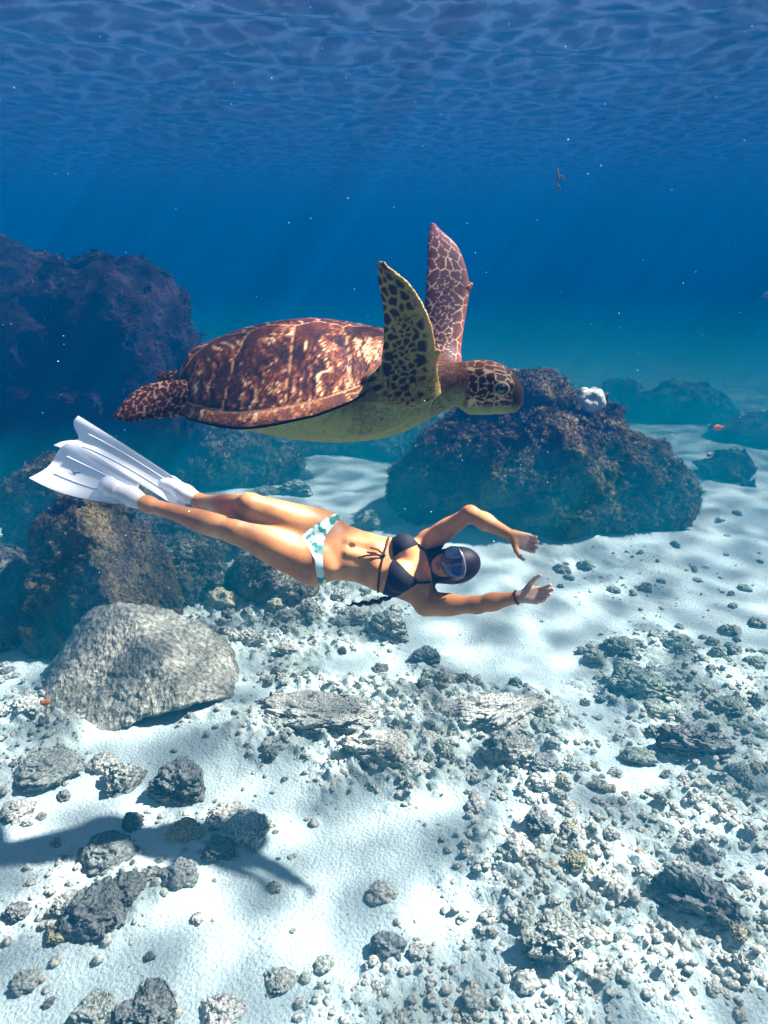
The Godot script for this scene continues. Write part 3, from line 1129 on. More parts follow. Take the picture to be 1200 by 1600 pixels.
	for i in vv.size():
		var p := vv[i]
		var n := nn[i]
		var tg := 0
		var bd := 1e9
		for s: Blob in b:
			if not s.neg and s.c.distance_to(p) < s.r + 0.05:
				var d := blob_d(p, s)
				if d < bd:
					bd = d
					tg = s.tag
		if p.x > 0.452 and absf(p.z) < 0.09 and tg == 2:
			tg = 3
		var fine := n_fine.get_noise_3dv(p * 4.0)
		var belly := smoothstep(0.1, -0.55, n.y + 0.12 * fine)
		var c := Color.WHITE
		var raise := 0.0
		if tg == 3:
			# head: dark plates between pale seams, beak plain and dark, throat pale
			var back := smoothstep(0.450, 0.465, p.x + 0.012 * fine)
			var e := n_cell.get_noise_3dv(Vector3(p.x, p.y * 1.15, p.z * 0.8) * 40.0 + Vector3(3.3, 0.4, 0.0)) + 1.0
			var line := smoothstep(0.10, 0.03, e)
			c = Color(0.025, 0.008, 0.007).lerp(Color(0.13, 0.036, 0.018), smoothstep(0.02, 0.06, p.y + 0.01 * fine))
			var snout := smoothstep(0.565, 0.59, p.x)
			c = c.lerp(Color(0.012, 0.008, 0.008), snout * smoothstep(0.0, -0.02, p.y))
			c = c.lerp(Color(0.11, 0.045, 0.026), 1.0 - back).lerp(Color(0.50, 0.34, 0.22), line * (1.0 - snout) * back)
			raise = -0.0014 * line * (1.0 - snout)
			var pale := smoothstep(-0.05, -0.072, p.y + 0.006 * fine)
			c = c.lerp(Color(0.22, 0.235, 0.10), pale * (0.9 - 0.3 * snout))
			var ey := Vector2(p.x - 0.548, (p.y + 0.014) * 1.2).length()
			c = c.lerp(Color(0.20, 0.19, 0.14), smoothstep(0.026, 0.022, ey))
			c = c.lerp(Color(0.012, 0.01, 0.01), smoothstep(0.0195, 0.0165, ey))
		elif tg == 2 or tg == 0 or tg == 1:
			var e := n_cell.get_noise_3dv(p * 120.0) + 1.0
			var line := smoothstep(0.28, 0.05, e)
			c = Color(0.085, 0.028, 0.016).lerp(Color(0.20, 0.085, 0.045), clampf(0.5 + fine, 0.0, 1.0))
			c = c.lerp(Color(0.035, 0.014, 0.01), line * 0.8)
			raise = -0.0011 * line
			var under := maxf(belly, smoothstep(-0.06, -0.10, p.y + 0.012 * fine))
			var yellow := Color(0.22, 0.235, 0.085)
			if tg == 0:
				# plastron plates with fine dark seams
				var pe := n_cell.get_noise_3dv(Vector3(p.x * 1.4, 0.0, p.z) * 15.0) + 1.0
				yellow = yellow.lerp(Color(0.16, 0.14, 0.07), smoothstep(0.07, 0.02, pe) * 0.95)
			else:
				yellow = yellow.lerp(Color(0.05, 0.045, 0.03), smoothstep(0.35, 0.12, e) * 0.6 + smoothstep(0.3, 0.5, fine) * 0.4)
			c = c.lerp(yellow, under)
		else:
			var q := Vector3.ZERO
			for s: Blob in b:
				if s.kind == 2 and s.tag == tg and (tg != 6 or (s.c.z > 0) == (p.z > 0)):
					q = s.inv * p
					q.x /= s.long
					q.y = (q.y - along(s.off, q.x)) / maxf(along(s.hw, q.x), 0.01)
			var long := 0.46 if tg != 6 else 0.22
			var m2 := Vector3(q.x * long * 0.8, q.y * (0.058 if tg != 6 else 0.045), tg * 3.7)
			m2 += Vector3(1, 1, 0) * 0.004 * n_fine.get_noise_3dv(p * 2.0)
			var mid := smoothstep(0.62, 0.30, absf(q.y + 0.1)) * smoothstep(0.75, 0.5, q.x)
			var e := n_cell.get_noise_2d(m2.x * 34.0 + tg * 9.0, m2.y * 34.0) + 1.0 if mid < 0.5 else n_cell.get_noise_2d(m2.x * 62.0 + tg * 9.0, m2.y * 62.0) + 1.0
			if tg == 6:
				e = n_cell.get_noise_2d(m2.x * 60.0, m2.y * 60.0) + 1.0
			if tg == 4:
				# its pale underside is turned to us: dark spots on olive yellow
				var spot := smoothstep(0.14, 0.30, e - 0.16 * smoothstep(0.3, 0.0, q.x))
				var pale := Color(0.25, 0.17, 0.045).lerp(Color(0.30, 0.28, 0.10), smoothstep(0.1, -0.3, q.x) + 0.4 * absf(q.y))
				c = pale.lerp(Color(0.022, 0.014, 0.008), spot * smoothstep(0.97, 0.62, q.y))
				c = c.lerp(Color(0.42, 0.26, 0.09), smoothstep(0.62, 0.95, q.y) * 0.7)
				var grain := smoothstep(0.3, 0.1, n_cell.get_noise_3dv(p * 130.0) + 1.0)
				c = c.lerp(c * 0.45, grain * smoothstep(0.45, 0.1, q.x))
				raise = 0.001 * spot
			else:
				var line := smoothstep(0.10, 0.03, e)
				c = Color(0.022, 0.006, 0.010).lerp(Color(0.06, 0.014, 0.02), clampf(0.5 + fine, 0.0, 1.0))
				if tg == 5:
					c = c.lerp(Color(0.24, 0.055, 0.035), smoothstep(0.55, 1.0, q.y) * 0.6)
					c = c.lerp(Color(0.16, 0.05, 0.08), smoothstep(0.82, 0.95, q.x) * 0.5)
				c = c.lerp(Color(0.46, 0.29, 0.21), line * 0.85)
				raise = -0.0012 * line
		cc[i] = c
		vv[i] = p + n * raise
	part("body", to_mesh([vv, nn, g[2]], cc), M.turtle_skin, t)
	for s in [1.0, -1.0]:
		var sp := SphereMesh.new()
		sp.radius = 0.0155
		sp.height = 0.031
		sp.radial_segments = 24
		sp.rings = 12
		var e := part("eye", sp, M.eye_black, t)
		e.position = Vector3(0.546, -0.014, 0.0565 * s)


# ---------------------------------------------------------------- the diver
# own axes: x towards the crown, y towards the right hand's side, z where the belly faces
const HEAD := Vector3(0.597, -0.082, 0.005)
const CUP_R := [Vector2(0.322, 0.060), Vector2(0.347, 0.071), Vector2(0.378, 0.068), Vector2(0.405, 0.052), Vector2(0.442, 0.013), Vector2(0.419, 0.010), Vector2(0.386, -0.001), Vector2(0.355, -0.018), Vector2(0.325, -0.043)]
const CUP_L := [Vector2(0.328, -0.043), Vector2(0.364, -0.076), Vector2(0.397, -0.110), Vector2(0.433, -0.140), Vector2(0.425, -0.157), Vector2(0.375, -0.188), Vector2(0.333, -0.221), Vector2(0.300, -0.241), Vector2(0.269, -0.235), Vector2(0.286, -0.177), Vector2(0.303, -0.113), Vector2(0.314, -0.065)]
const BOTTOM := [Vector2(0.109, 0.140), Vector2(0.076, 0.112), Vector2(0.042, 0.068), Vector2(0.025, 0.031), Vector2(0.020, -0.011), Vector2(0.025, -0.078), Vector2(0.034, -0.159), Vector2(0.000, -0.159), Vector2(-0.011, -0.050), Vector2(-0.033, -0.005), Vector2(-0.073, 0.048), Vector2(-0.045, 0.079), Vector2(0.006, 0.115), Vector2(0.079, 0.157)]


func head_basis() -> Basis:   # columns: the diver's right, up to the crown, forward out of the face
	var f := Vector3(-0.03, 0.24, 0.97).normalized()
	var u := Vector3(0.975, 0.22, 0.0)
	u = (u - f * u.dot(f)).normalized()
	return Basis(f.cross(u), u, f)


func hand_blobs(w: Vector3, f: Vector3, n0: Vector3, side: float, curl: Array, out: Array) -> void:
	var n := (n0 - f * n0.dot(f)).normalized()
	var t := f.cross(n) * side
	var offs := [0.029, 0.010, -0.009, -0.026]
	var lens := [0.070, 0.078, 0.073, 0.057]
	for i in 4:
		var k: Vector3 = w + f * (0.084 - 0.006 * absf(i - 1.2)) + t * offs[i]
		out.append(cap(w + f * 0.012 + t * offs[i] * 0.5, k, 0.0135, 0.0115, 0.012))
		var d: Vector3 = (f + t * offs[i] * 1.3).normalized()
		var a := k
		var rr := 0.0095 if i < 3 else 0.0082
		for sgm in 3:
			var an: float = curl[i] * [0.8, 1.0, 0.7][sgm]
			d = (d * cos(an) + _bend_to(d, n) * sin(an)).normalized()
			var b: Vector3 = a + d * lens[i] * [0.46, 0.31, 0.25][sgm]
			out.append(cap(a, b, rr, rr * 0.9, 0.003))
			rr *= 0.9
			a = b
	var ta := w + f * 0.022 + t * 0.018
	var tb := ta + (f * 0.62 + t * 0.72 + n * 0.22).normalized() * 0.045
	var tc := tb + (f * 0.75 + t * 0.55 + n * 0.3).normalized() * 0.032
	var td := tc + (f * 0.9 + t * 0.3 + n * 0.3).normalized() * 0.024
	out.append(cap(ta, tb, 0.015, 0.0115, 0.012))
	out.append(cap(tb, tc, 0.011, 0.0095, 0.004))
	out.append(cap(tc, td, 0.0095, 0.0075, 0.003))


func _bend_to(d: Vector3, n: Vector3) -> Vector3:   # the direction square to d that leans towards the palm
	var axis := d.cross(n).normalized()
	return axis.cross(d).normalized()


# slide a point onto the skin along z
func on_skin(p: Vector3, list: Array, off: float) -> Vector3:
	var q := Vector3(p.x, p.y, 0.3)
	for i in 40:
		var d := field(q, list)
		if d < off + 0.0005:
			break
		q.z -= maxf((d - off) * 0.7, 0.0005)
		if q.z < -0.14:
			return Vector3(p.x, p.y, NAN)
	return q


func skin_tube(path: Array, radius: float, list: Array, lift: float) -> ArrayMesh:
	var out := []
	for i in path.size() - 1:
		for s in 8:
			var p: Vector3 = path[i].lerp(path[i + 1], s / 8.0)
			out.append(on_skin(p, list, radius * 0.5 + lift))
	out.append(on_skin(path[-1], list, radius * 0.5 + lift))
	return tube(out.filter(func(w: Vector3) -> bool: return not is_nan(w.z)), [radius], 8, 0.8, Vector3(0, 0, 1))


func build_diver() -> void:
	var t := thing("person", "diver in black bikini top, hood, mask and white fins swimming with arms stretched forward", "person", Vector3(-0.286, 1.333, -2.747))
	t.rotation_degrees = Vector3(-20, 0, 0)
	var ax := Vector3(0.98, -0.2, 0)
	var bb0 := Basis(ax, Vector3(0.2, 0.98, 0), Vector3(0, 0, 1))
	var b := []
	# trunk: rolled so that the belly looks up as well as at us
	var roll := deg_to_rad(-26.0)
	var bb := bb0.rotated(ax.normalized(), roll)
	var rolled := func(p: Vector3) -> Vector3: return p.rotated(ax.normalized(), roll)
	b.append(ell(rolled.call(Vector3(0.0, 0.0, -0.02)), Vector3(0.13, 0.146, 0.10), bb, 0.05))
	b.append(ell(rolled.call(Vector3(0.10, -0.02, -0.005)), Vector3(0.12, 0.126, 0.083), bb, 0.05))
	b.append(ell(rolled.call(Vector3(0.19, -0.042, -0.01)), Vector3(0.13, 0.110, 0.080), bb, 0.05))
	b.append(ell(rolled.call(Vector3(0.31, -0.078, -0.015)), Vector3(0.15, 0.130, 0.095), bb, 0.05))
	b.append(ell(rolled.call(Vector3(0.415, -0.098, -0.02)), Vector3(0.10, 0.144, 0.082), bb, 0.05))
	for l in [-1.0, 1.0]:
		b.append(ell(rolled.call(Vector3(-0.025 + 0.012 * l, 0.066 * l, -0.07)), Vector3(0.10, 0.075, 0.07), bb, 0.04))
		b.append(ell(rolled.call(Vector3(0.358 + 0.012 * l, -0.09 + 0.070 * l, 0.062)), Vector3(0.056, 0.060, 0.052), bb, 0.03))
		b.append(cap(rolled.call(Vector3(0.245, -0.07 + 0.04 * l, 0.055)), rolled.call(Vector3(0.215, -0.06 + 0.09 * l, 0.02)), 0.02, 0.02, 0.04))
		b.append(cap(rolled.call(Vector3(0.045, -0.005 + 0.105 * l, 0.035)), rolled.call(Vector3(0.005, 0.06 * l, 0.06)), 0.022, 0.018, 0.04))
		b.append(cap(rolled.call(Vector3(0.12, -0.024 + 0.028 * l, 0.070)), rolled.call(Vector3(0.24, -0.048 + 0.030 * l, 0.062)), 0.012, 0.012, 0.03))
	b.append(ell(rolled.call(Vector3(0.135, -0.027, 0.086)), Vector3(0.011, 0.006, 0.013), bb, 0.012, 0, true))
	# neck, shoulders, collar bones
	b.append(cap(Vector3(0.44, -0.092, -0.015), Vector3(0.565, -0.084, -0.01), 0.060, 0.052, 0.04))
	b.append(cap(rolled.call(Vector3(0.44, -0.05, -0.015)), Vector3(0.487, 0.024, -0.035), 0.055, 0.050, 0.04))
	b.append(cap(rolled.call(Vector3(0.43, -0.15, -0.015)), Vector3(0.47, -0.245, 0.03), 0.055, 0.053, 0.04))
	b.append(cap(rolled.call(Vector3(0.468, -0.082, 0.046)), rolled.call(Vector3(0.487, 0.015, 0.03)), 0.011, 0.011, 0.02))
	b.append(cap(rolled.call(Vector3(0.462, -0.116, 0.046)), rolled.call(Vector3(0.468, -0.215, 0.035)), 0.011, 0.011, 0.02))
	b.append(cap(rolled.call(Vector3(0.458, -0.09, 0.03)), Vector3(0.52, -0.06, 0.03), 0.012, 0.012, 0.02))
	# left arm (the lower one), right arm
	var le := Vector3(0.684, -0.241, 0.12)
	var lw := Vector3(0.851, -0.197, 0.20)
	b.append(cap(Vector3(0.475, -0.247, 0.032), le, 0.050, 0.036, 0.03))
	b.append(ell(Vector3(0.545, -0.25, 0.065), Vector3(0.085, 0.043, 0.046), Basis.from_euler(Vector3(0, -0.48, 0)), 0.03))
	b.append(cap(le, le.lerp(lw, 0.4), 0.036, 0.0365, 0.02))
	b.append(cap(le.lerp(lw, 0.35), lw, 0.0365, 0.0235, 0.02))
	var re := Vector3(0.656, 0.150, 0.11)
	var rw := Vector3(0.814, 0.061, 0.20)
	b.append(cap(Vector3(0.49, 0.026, -0.035), re, 0.047, 0.034, 0.03))
	b.append(ell(Vector3(0.55, 0.07, 0.015), Vector3(0.08, 0.040, 0.042), Basis.from_euler(Vector3(0, -0.45, 0.65)), 0.03))
	b.append(cap(re, re.lerp(rw, 0.4), 0.034, 0.035, 0.02))
	b.append(cap(re.lerp(rw, 0.35), rw, 0.035, 0.0225, 0.02))
	var lf := Vector3(0.13, 0.02, 0.075).normalized()
	var rf := Vector3(0.126, -0.055, 0.06).normalized()
	hand_blobs(lw, lf, Vector3(-0.1, 0.45, 1.0), -1.0, [0.28, 0.3, 0.36, 0.4], b)
	hand_blobs(rw, rf, Vector3(0, 0.1, 1.0), 1.0, [0.5, 0.55, 0.6, 0.6], b)
	# legs
	var lk := Vector3(-0.347, 0.077, 0.13)
	var la := Vector3(-0.742, 0.188, 0.06)
	b.append(cap(Vector3(-0.035, -0.062, 0.02), lk, 0.100, 0.054, 0.045))
	b.append(ell(Vector3(-0.14, -0.022, 0.055), Vector3(0.16, 0.068, 0.07), Basis(Vector3(-0.85, 0.42, 0.3).normalized(), Vector3(0.4, 0.9, 0).normalized(), Vector3(0, 0, 1)).orthonormalized(), 0.04))
	b.append(cap(lk, la, 0.050, 0.030, 0.03))
	b.append(ell(lk.lerp(la, 0.3) + Vector3(-0.01, -0.006, -0.016), Vector3(0.13, 0.046, 0.046), Basis((la - lk).normalized(), Vector3(0.27, 0.96, 0), Vector3(0, 0, 1)).orthonormalized(), 0.03))
	b.append(ell(lk + Vector3(0, 0, 0.022), Vector3(0.036, 0.032, 0.034), bb, 0.02))
	b.append(cap(la, Vector3(-0.768, 0.183, 0.03), 0.032, 0.027, 0.02))
	b.append(cap(la, Vector3(-0.90, 0.262, 0.085), 0.034, 0.024, 0.02))
	var rk := Vector3(-0.291, 0.185, 0.11)
	var ra := Vector3(-0.587, 0.209, -0.18)
	b.append(cap(Vector3(0.0, 0.078, -0.045), rk, 0.094, 0.051, 0.045))
	b.append(cap(rk, ra, 0.048, 0.029, 0.03))
	b.append(ell(rk.lerp(ra, 0.32) + Vector3(-0.01, -0.012, -0.016), Vector3(0.13, 0.044, 0.044), Basis((ra - rk).normalized(), Vector3(0.08, 0.99, 0), Vector3(0.7, 0, 0.7)).orthonormalized(), 0.03))
	b.append(ell(rk + Vector3(-0.004, 0.004, 0.02), Vector3(0.034, 0.030, 0.032), bb, 0.02))
	b.append(cap(ra, Vector3(-0.605, 0.193, -0.205), 0.030, 0.026, 0.02))
	b.append(cap(ra, Vector3(-0.735, 0.285, -0.215), 0.033, 0.023, 0.02))
	# head and face
	var hb := head_basis()
	var hx := Transform3D(hb, HEAD)
	b.append(ell(hx * Vector3(0, 0.012, -0.012), Vector3(0.077, 0.105, 0.096), hb, 0.03))
	b.append(ell(hx * Vector3(0, -0.048, 0.028), Vector3(0.060, 0.074, 0.068), hb, 0.03))
	b.append(ell(hx * Vector3(0, -0.102, 0.058), Vector3(0.024, 0.018, 0.022), hb, 0.03))
	b.append(cap(hx * Vector3(0, -0.012, 0.088), hx * Vector3(0, -0.044, 0.112), 0.011, 0.014, 0.015))
	b.append(cap(hx * Vector3(-0.032, 0.012, 0.074), hx * Vector3(0.032, 0.012, 0.074), 0.016, 0.016, 0.02))
	b.append(cap(hx * Vector3(-0.016, -0.071, 0.089), hx * Vector3(0.016, -0.071, 0.089), 0.007, 0.007, 0.008))
	b.append(cap(hx * Vector3(-0.013, -0.082, 0.086), hx * Vector3(0.013, -0.082, 0.086), 0.0075, 0.0075, 0.008))
	for s in [-1.0, 1.0]:
		b.append(ell(hx * Vector3(0.033 * s, -0.040, 0.062), Vector3(0.022, 0.02, 0.02), hb, 0.02))
		b.append(ell(hx * Vector3(0.031 * s, -0.008, 0.088), Vector3(0.017, 0.011, 0.014), hb, 0.012, 0, true))
	var g := nets(b, 0.0049)
	var vv: PackedVector3Array = g[0]
	var cc := PackedColorArray()
	var top := PackedFloat32Array()
	var low := PackedFloat32Array()
	var hood := PackedFloat32Array()
	for a: PackedFloat32Array in [top, low, hood]:
		a.resize(vv.size())
	cc.resize(vv.size())
	top.fill(-1)
	low.fill(-1)
	hood.fill(-1)
	top.resize(vv.size())
	for i in vv.size():
		var p := vv[i]
		var c := Color(0.64, 0.30, 0.12)
		c = c.lerp(Color(0.42, 0.15, 0.055), clampf(0.5 + 1.2 * n_mid.get_noise_3dv(p * 1.5), 0.0, 1.0))
		var palm := maxf(smoothstep(0.82, 0.87, p.x), 0.0)
		c = c.lerp(Color(0.74, 0.48, 0.35), palm * 0.8)
		var hq := hx.affine_inverse() * p
		if hq.length() < 0.15:
			var lip := Vector2(hq.x / 0.024, (hq.y + 0.076) / 0.013).length()
			if hq.z > 0.05:
				c = c.lerp(Color(0.42, 0.11, 0.09), smoothstep(1.1, 0.8, lip))
		cc[i] = c
		if p.x > 0.22 and p.x < 0.5 and p.z > -0.06:
			var q := Vector2(p.x, p.y)
			top[i] = maxf(in_outline(q, CUP_R), in_outline(q, CUP_L))
		if p.x > -0.12 and p.x < 0.14 and absf(p.y) < 0.2:
			if p.z > -0.08:
				low[i] = in_outline(Vector2(p.x, p.y), BOTTOM)
			else:
				low[i] = in_outline(Vector2(p.x, p.y), BOTTOM) + 0.035
		if hq.length() < 0.16 and p.x > 0.44:
			var open := 1.0 - Vector2(hq.x / 0.052, (hq.y + 0.038) / 0.068).length()
			var face := open * 0.05 if hq.z > 0.02 else -1.0
			hood[i] = minf(hq.y + 0.112 - 0.2 * minf(hq.z, 0.0), minf(minf(0.145 - hq.length(), 0.098 + 0.1 * maxf(hq.y + 0.05, 0.0) - Vector2(hq.x, hq.z * 0.8).length()), -face))
	part("body", to_mesh(g, cc), M.skin, t)
	part("bikini_top", to_mesh(cut(g, top, 0.005)), M.black_cloth, t)
	var bg := cut(g, low, 0.004)
	var bc := PackedColorArray()
	var bv: PackedVector3Array = bg[0]
	for p in bv:
		var leaf := smoothstep(0.10, 0.22, n_fine.get_noise_3dv(p * 0.9 + Vector3(2, 0, 0)))
		bc.append(Color(0.62, 0.78, 0.70).lerp(Color(0.03, 0.19, 0.19), leaf).lerp(Color(0.25, 0.5, 0.46), 0.4 * smoothstep(0.0, 0.4, n_fine.get_noise_3dv(p * 3.0))))
	part("bikini_bottom", to_mesh(bg, bc), M.mint_cloth, t)
	part("hood", to_mesh(cut(g, hood, 0.006)), M.hood_rubber, t)
	# cords of the bikini
	part("cord", skin_tube([Vector3(0.311, 0.057, 0), Vector3(0.294, 0.004, 0), Vector3(0.283, -0.032, 0), Vector3(0.269, -0.093, 0), Vector3(0.261, -0.163, 0), Vector3(0.258, -0.218, 0)], 0.0045, b, 0.001), M.cord, t)
	part("cord", skin_tube([Vector3(0.283, -0.031, 0), Vector3(0.244, -0.028, 0), Vector3(0.208, -0.031, 0), Vector3(0.175, -0.040, 0)], 0.004, b, 0.006), M.cord, t)
	part("cord", skin_tube([Vector3(0.286, -0.028, 0), Vector3(0.258, -0.006, 0), Vector3(0.225, 0.003, 0)], 0.0035, b, 0.006), M.cord, t)
	part("knot", skin_tube([Vector3(0.290, -0.036, 0), Vector3(0.281, -0.028, 0)], 0.009, b, 0.002), M.cord, t)
	part("strap", skin_tube([Vector3(0.438, 0.014, 0), Vector3(0.465, -0.011, 0), Vector3(0.487, -0.040, 0)], 0.005, b, 0.001), M.black_cloth, t)
	part("strap", skin_tube([Vector3(0.428, -0.149, 0), Vector3(0.454, -0.149, 0), Vector3(0.488, -0.147, 0)], 0.005, b, 0.001), M.black_cloth, t)
	# a braid that hangs behind the back and shows below it
	var br := []
	var brr := []
	for i in 25:
		var s := i / 24.0
		br.append(Vector3(lerpf(0.47, 0.115, s), -0.13 - 0.11 * sin(minf(s * 1.4, 1.0) * PI * 0.5) - 0.03 * s, -0.115 + 0.03 * s) + Vector3(0, 0.006 * sin(i * 2.1), 0.006 * cos(i * 2.1)))
		brr.append(0.013 * (1.0 - 0.25 * absf(sin(i * 1.57))) * (1.0 if s < 0.8 else 1.0 - (s - 0.8) * 3.5))
	part("braid", tube(br, brr, 10, 1.0, Vector3(0, 0, 1)), M.hair, t)
	# bracelet on the left wrist
	var bl := TorusMesh.new()
	bl.inner_radius = 0.0225
	bl.outer_radius = 0.032
	bl.rings = 32
	var bo := part("bracelet", bl, M.bracelet, t)
	var wd := (lw - le).normalized()
	bo.transform = Transform3D(Basis(wd.cross(Vector3(0, 0, 1)).normalized(), wd, wd.cross(Vector3(0, 0, 1)).normalized().cross(wd)), lw - wd * 0.012)
	# mask: skirt, frame, two lenses, nose pocket, strap
	var mk := [ell(Vector3(0, -0.004, 0.066), Vector3(0.076, 0.050, 0.046), Basis(), 0.02), ell(Vector3(0, -0.036, 0.106), Vector3(0.019, 0.024, 0.021), Basis(), 0.02),
		ell(Vector3(0, -0.046, 0.08), Vector3(0.042, 0.018, 0.026), Basis(), 0.02)]
	var mask := part("mask", to_mesh(nets(mk, 0.0035)), M.mask_rubber, t)
	mask.transform = hx
	for s in [1.0, -1.0]:
		var turn := Transform3D(Basis.from_euler(Vector3(0.06, 0.28 * s, 0)), Vector3(0.037 * s, -0.002, 0.106))
		var poly := []
		for q in [[-0.025, 0.027], [0.022, 0.026], [0.031, -0.002], [0.014, -0.030], [-0.012, -0.029], [-0.025, -0.008]]:
			poly.append(Vector2(q[0] * s, q[1]))
		if s < 0:
			poly.reverse()
		part("lens", plate(poly, 0.003, turn.translated_local(Vector3(0, 0, 0.004)), 0.05), M.mask_lens, mask)
		var ring := []
		for i in poly.size() + 1:
			var q: Vector2 = poly[i % poly.size()]
			var r: Vector2 = poly[(i + 1) % poly.size()]
			for w in 4:
				var e := q.lerp(r, w / 4.0)
				ring.append(turn * Vector3(e.x, e.y, 0.004))
		part("frame", tube(ring, [0.0042], 8, 1.0, Vector3(0, 0, 1)), M.mask_frame, mask)
	var ring := []
	for i in 33:
		var a := lerpf(-0.15, PI + 0.15, i / 32.0)
		ring.append(Vector3(cos(a) * 0.083, 0.004 + 0.02 * sin(a), 0.0 - sin(a) * 0.112))
	part("strap", tube(ring, [0.010], 8, 0.3, Vector3(0, 0.0, 1)), M.mask_rubber, mask)
	var brow := []
	for i in 25:
		var a := lerpf(-1.3, 1.3, i / 24.0)
		brow.append(Vector3(sin(a) * 0.073, 0.038 - 0.03 * (1.0 - cos(a)), 0.064 + 0.040 * cos(a) - 0.012))
	part("rim", tube(brow, [0.005], 8, 1.0, Vector3(0, 1, 0)), M.mask_frame, mask)
	# fins
	fin(t, Vector3(-0.81, 0.187, 0.075), Vector3(-0.785, 0.285, 0.055), Vector3(-1.268, 0.300, 0.03), Vector3(-1.10, 0.470, 0.0), 0.035, 0.0, [la + Vector3(-0.02, 0.008, 0.0), Vector3(-0.82, 0.225, 0.062), Vector3(-0.905, 0.268, 0.085)], Vector3(-0.775, 0.176, 0.025))
	fin(t, Vector3(-0.67, 0.165, -0.175), Vector3(-0.625, 0.262, -0.195), Vector3(-1.300, 0.47, -0.25), Vector3(-1.205, 0.618, -0.30), -0.02, 0.06, [ra + Vector3(-0.02, 0.012, -0.005), Vector3(-0.66, 0.245, -0.195), Vector3(-0.74, 0.288, -0.215)], Vector3(-0.612, 0.185, -0.21))


func fin(t: Node3D, ra: Vector3, rb: Vector3, ta: Vector3, tb: Vector3, sag: float, notch: float, foot: Array, heel: Vector3) -> void:
	var nu := 40
	var nv := 30
	var along_dir := ((ta + tb) - (ra + rb)).normalized()
	var across := (tb - ta).normalized()
	var nrm := along_dir.cross(across).normalized()
	if nrm.z < 0:
		nrm = -nrm
	var surf := func(u: float, s: float) -> Vector3:
		var p := ra.lerp(ta, u).lerp(rb.lerp(tb, u), s)
		p += across * sag * -sin(PI * u) * (1.0 - s)
		var dent := exp(-pow((s - 0.5) * 5.0, 2.0))
		p -= along_dir * (notch * dent + 0.012 * sin(PI * s * 2.0)) * smoothstep(0.7, 1.0, u)
		p += nrm * (0.035 * sin(PI * u * 0.9) - 0.012 * cos(PI * 2.0 * (s - 0.5)) * u)
		return p
	var v := PackedVector3Array()
	var n := PackedVector3Array()
	var idx := PackedInt32Array()
	for side in [1.0, -1.0]:
		for i in nu:
			for j in nv:
				var u := i / (nu - 1.0)
				var s := j / (nv - 1.0)
				var th := 0.0028 + 0.006 * (smoothstep(0.07, 0.0, s) + smoothstep(0.93, 1.0, s)) * (1.0 - 0.6 * u) + 0.003 * (1.0 - u)
				th += 0.0022 * (exp(-pow((s - 0.34) * 26.0, 2.0)) + exp(-pow((s - 0.66) * 26.0, 2.0))) * smoothstep(0.95, 0.7, u)
				var p: Vector3 = surf.call(u, s)
				var du: Vector3 = surf.call(minf(u + 0.01, 1.0), s) - surf.call(maxf(u - 0.01, 0.0), s)
				var dv: Vector3 = surf.call(u, minf(s + 0.01, 1.0)) - surf.call(u, maxf(s - 0.01, 0.0))
				var nn := du.cross(dv).normalized()
				if nn.dot(nrm) < 0:
					nn = -nn
				v.append(p + nn * th * side)
				n.append(nn * side)
		for i in nu - 1:
			for j in nv - 1:
				var a := (0 if side > 0 else nu * nv) + i * nv + j
				idx.append_array([a, a + 1, a + nv, a + 1, a + nv + 1, a + nv])
	var rim := []
	for i in nu:
		rim.append(i * nv)
	for j in nv:
		rim.append((nu - 1) * nv + j)
	for i in nu:
		rim.append((nu - 1 - i) * nv + nv - 1)
	for i in rim.size() - 1:
		var a: int = rim[i]
		var c: int = rim[i + 1]
		idx.append_array([a, c, a + nu * nv, c, c + nu * nv, a + nu * nv])
	var blade := part("swim_fin", to_mesh([v, n, idx]), M.fin_white, t)
	for s in [0.30, 0.70]:
		var path := []
		for i in 22:
			path.append((surf.call(lerpf(0.12, 0.86, i / 21.0), s + 0.02 * sin(i * 0.15)) as Vector3) + nrm * 0.0055)
		part("rib", tube(path, [0.0035], 6, 0.8, nrm), M.fin_rib, blade)
	if notch == 0.0:
		var c: Vector3 = (surf.call(0.66, 0.5) as Vector3) + nrm * 0.006
		for q in [[Vector3(-0.030, 0.004, 0), Vector3(0.0, -0.004, 0), Vector3(0.026, 0.009, 0)], [Vector3(0.0, -0.004, 0), Vector3(0.012, -0.014, 0)]]:
			var path := []
			for w: Vector3 in q:
				path.append(c - along_dir * w.x * 0.8 + across * w.y * 0.9)
			part("mark", tube(path, [0.0010, 0.0032, 0.0012] if q.size() == 3 else [0.003, 0.001], 6, 0.4, nrm), M.fin_mark, blade)
	var sock := [cap(foot[0], foot[1], 0.034, 0.039, 0.03), cap(foot[1], foot[2], 0.039, 0.031, 0.03), cap(foot[2], foot[2].lerp(surf.call(0.22, 0.5), 0.8), 0.031, 0.010, 0.06)]
	part("foot_pocket", to_mesh(nets(sock, 0.006)), M.fin_pocket, blade)
	var strap := []
	var mid: Vector3 = foot[0]
	for i in 17:
		var a := lerpf(-2.0, 2.0, i / 16.0)
		strap.append(mid + (heel - mid) * (0.25 + 1.15 * cos(a * 0.78)) + nrm.cross((heel - mid).normalized()).normalized() * 0.0 + nrm * sin(a * 0.8) * 0.045)
	part("heel_strap", tube(strap, [0.008], 8, 0.5, nrm), M.fin_pocket, blade)
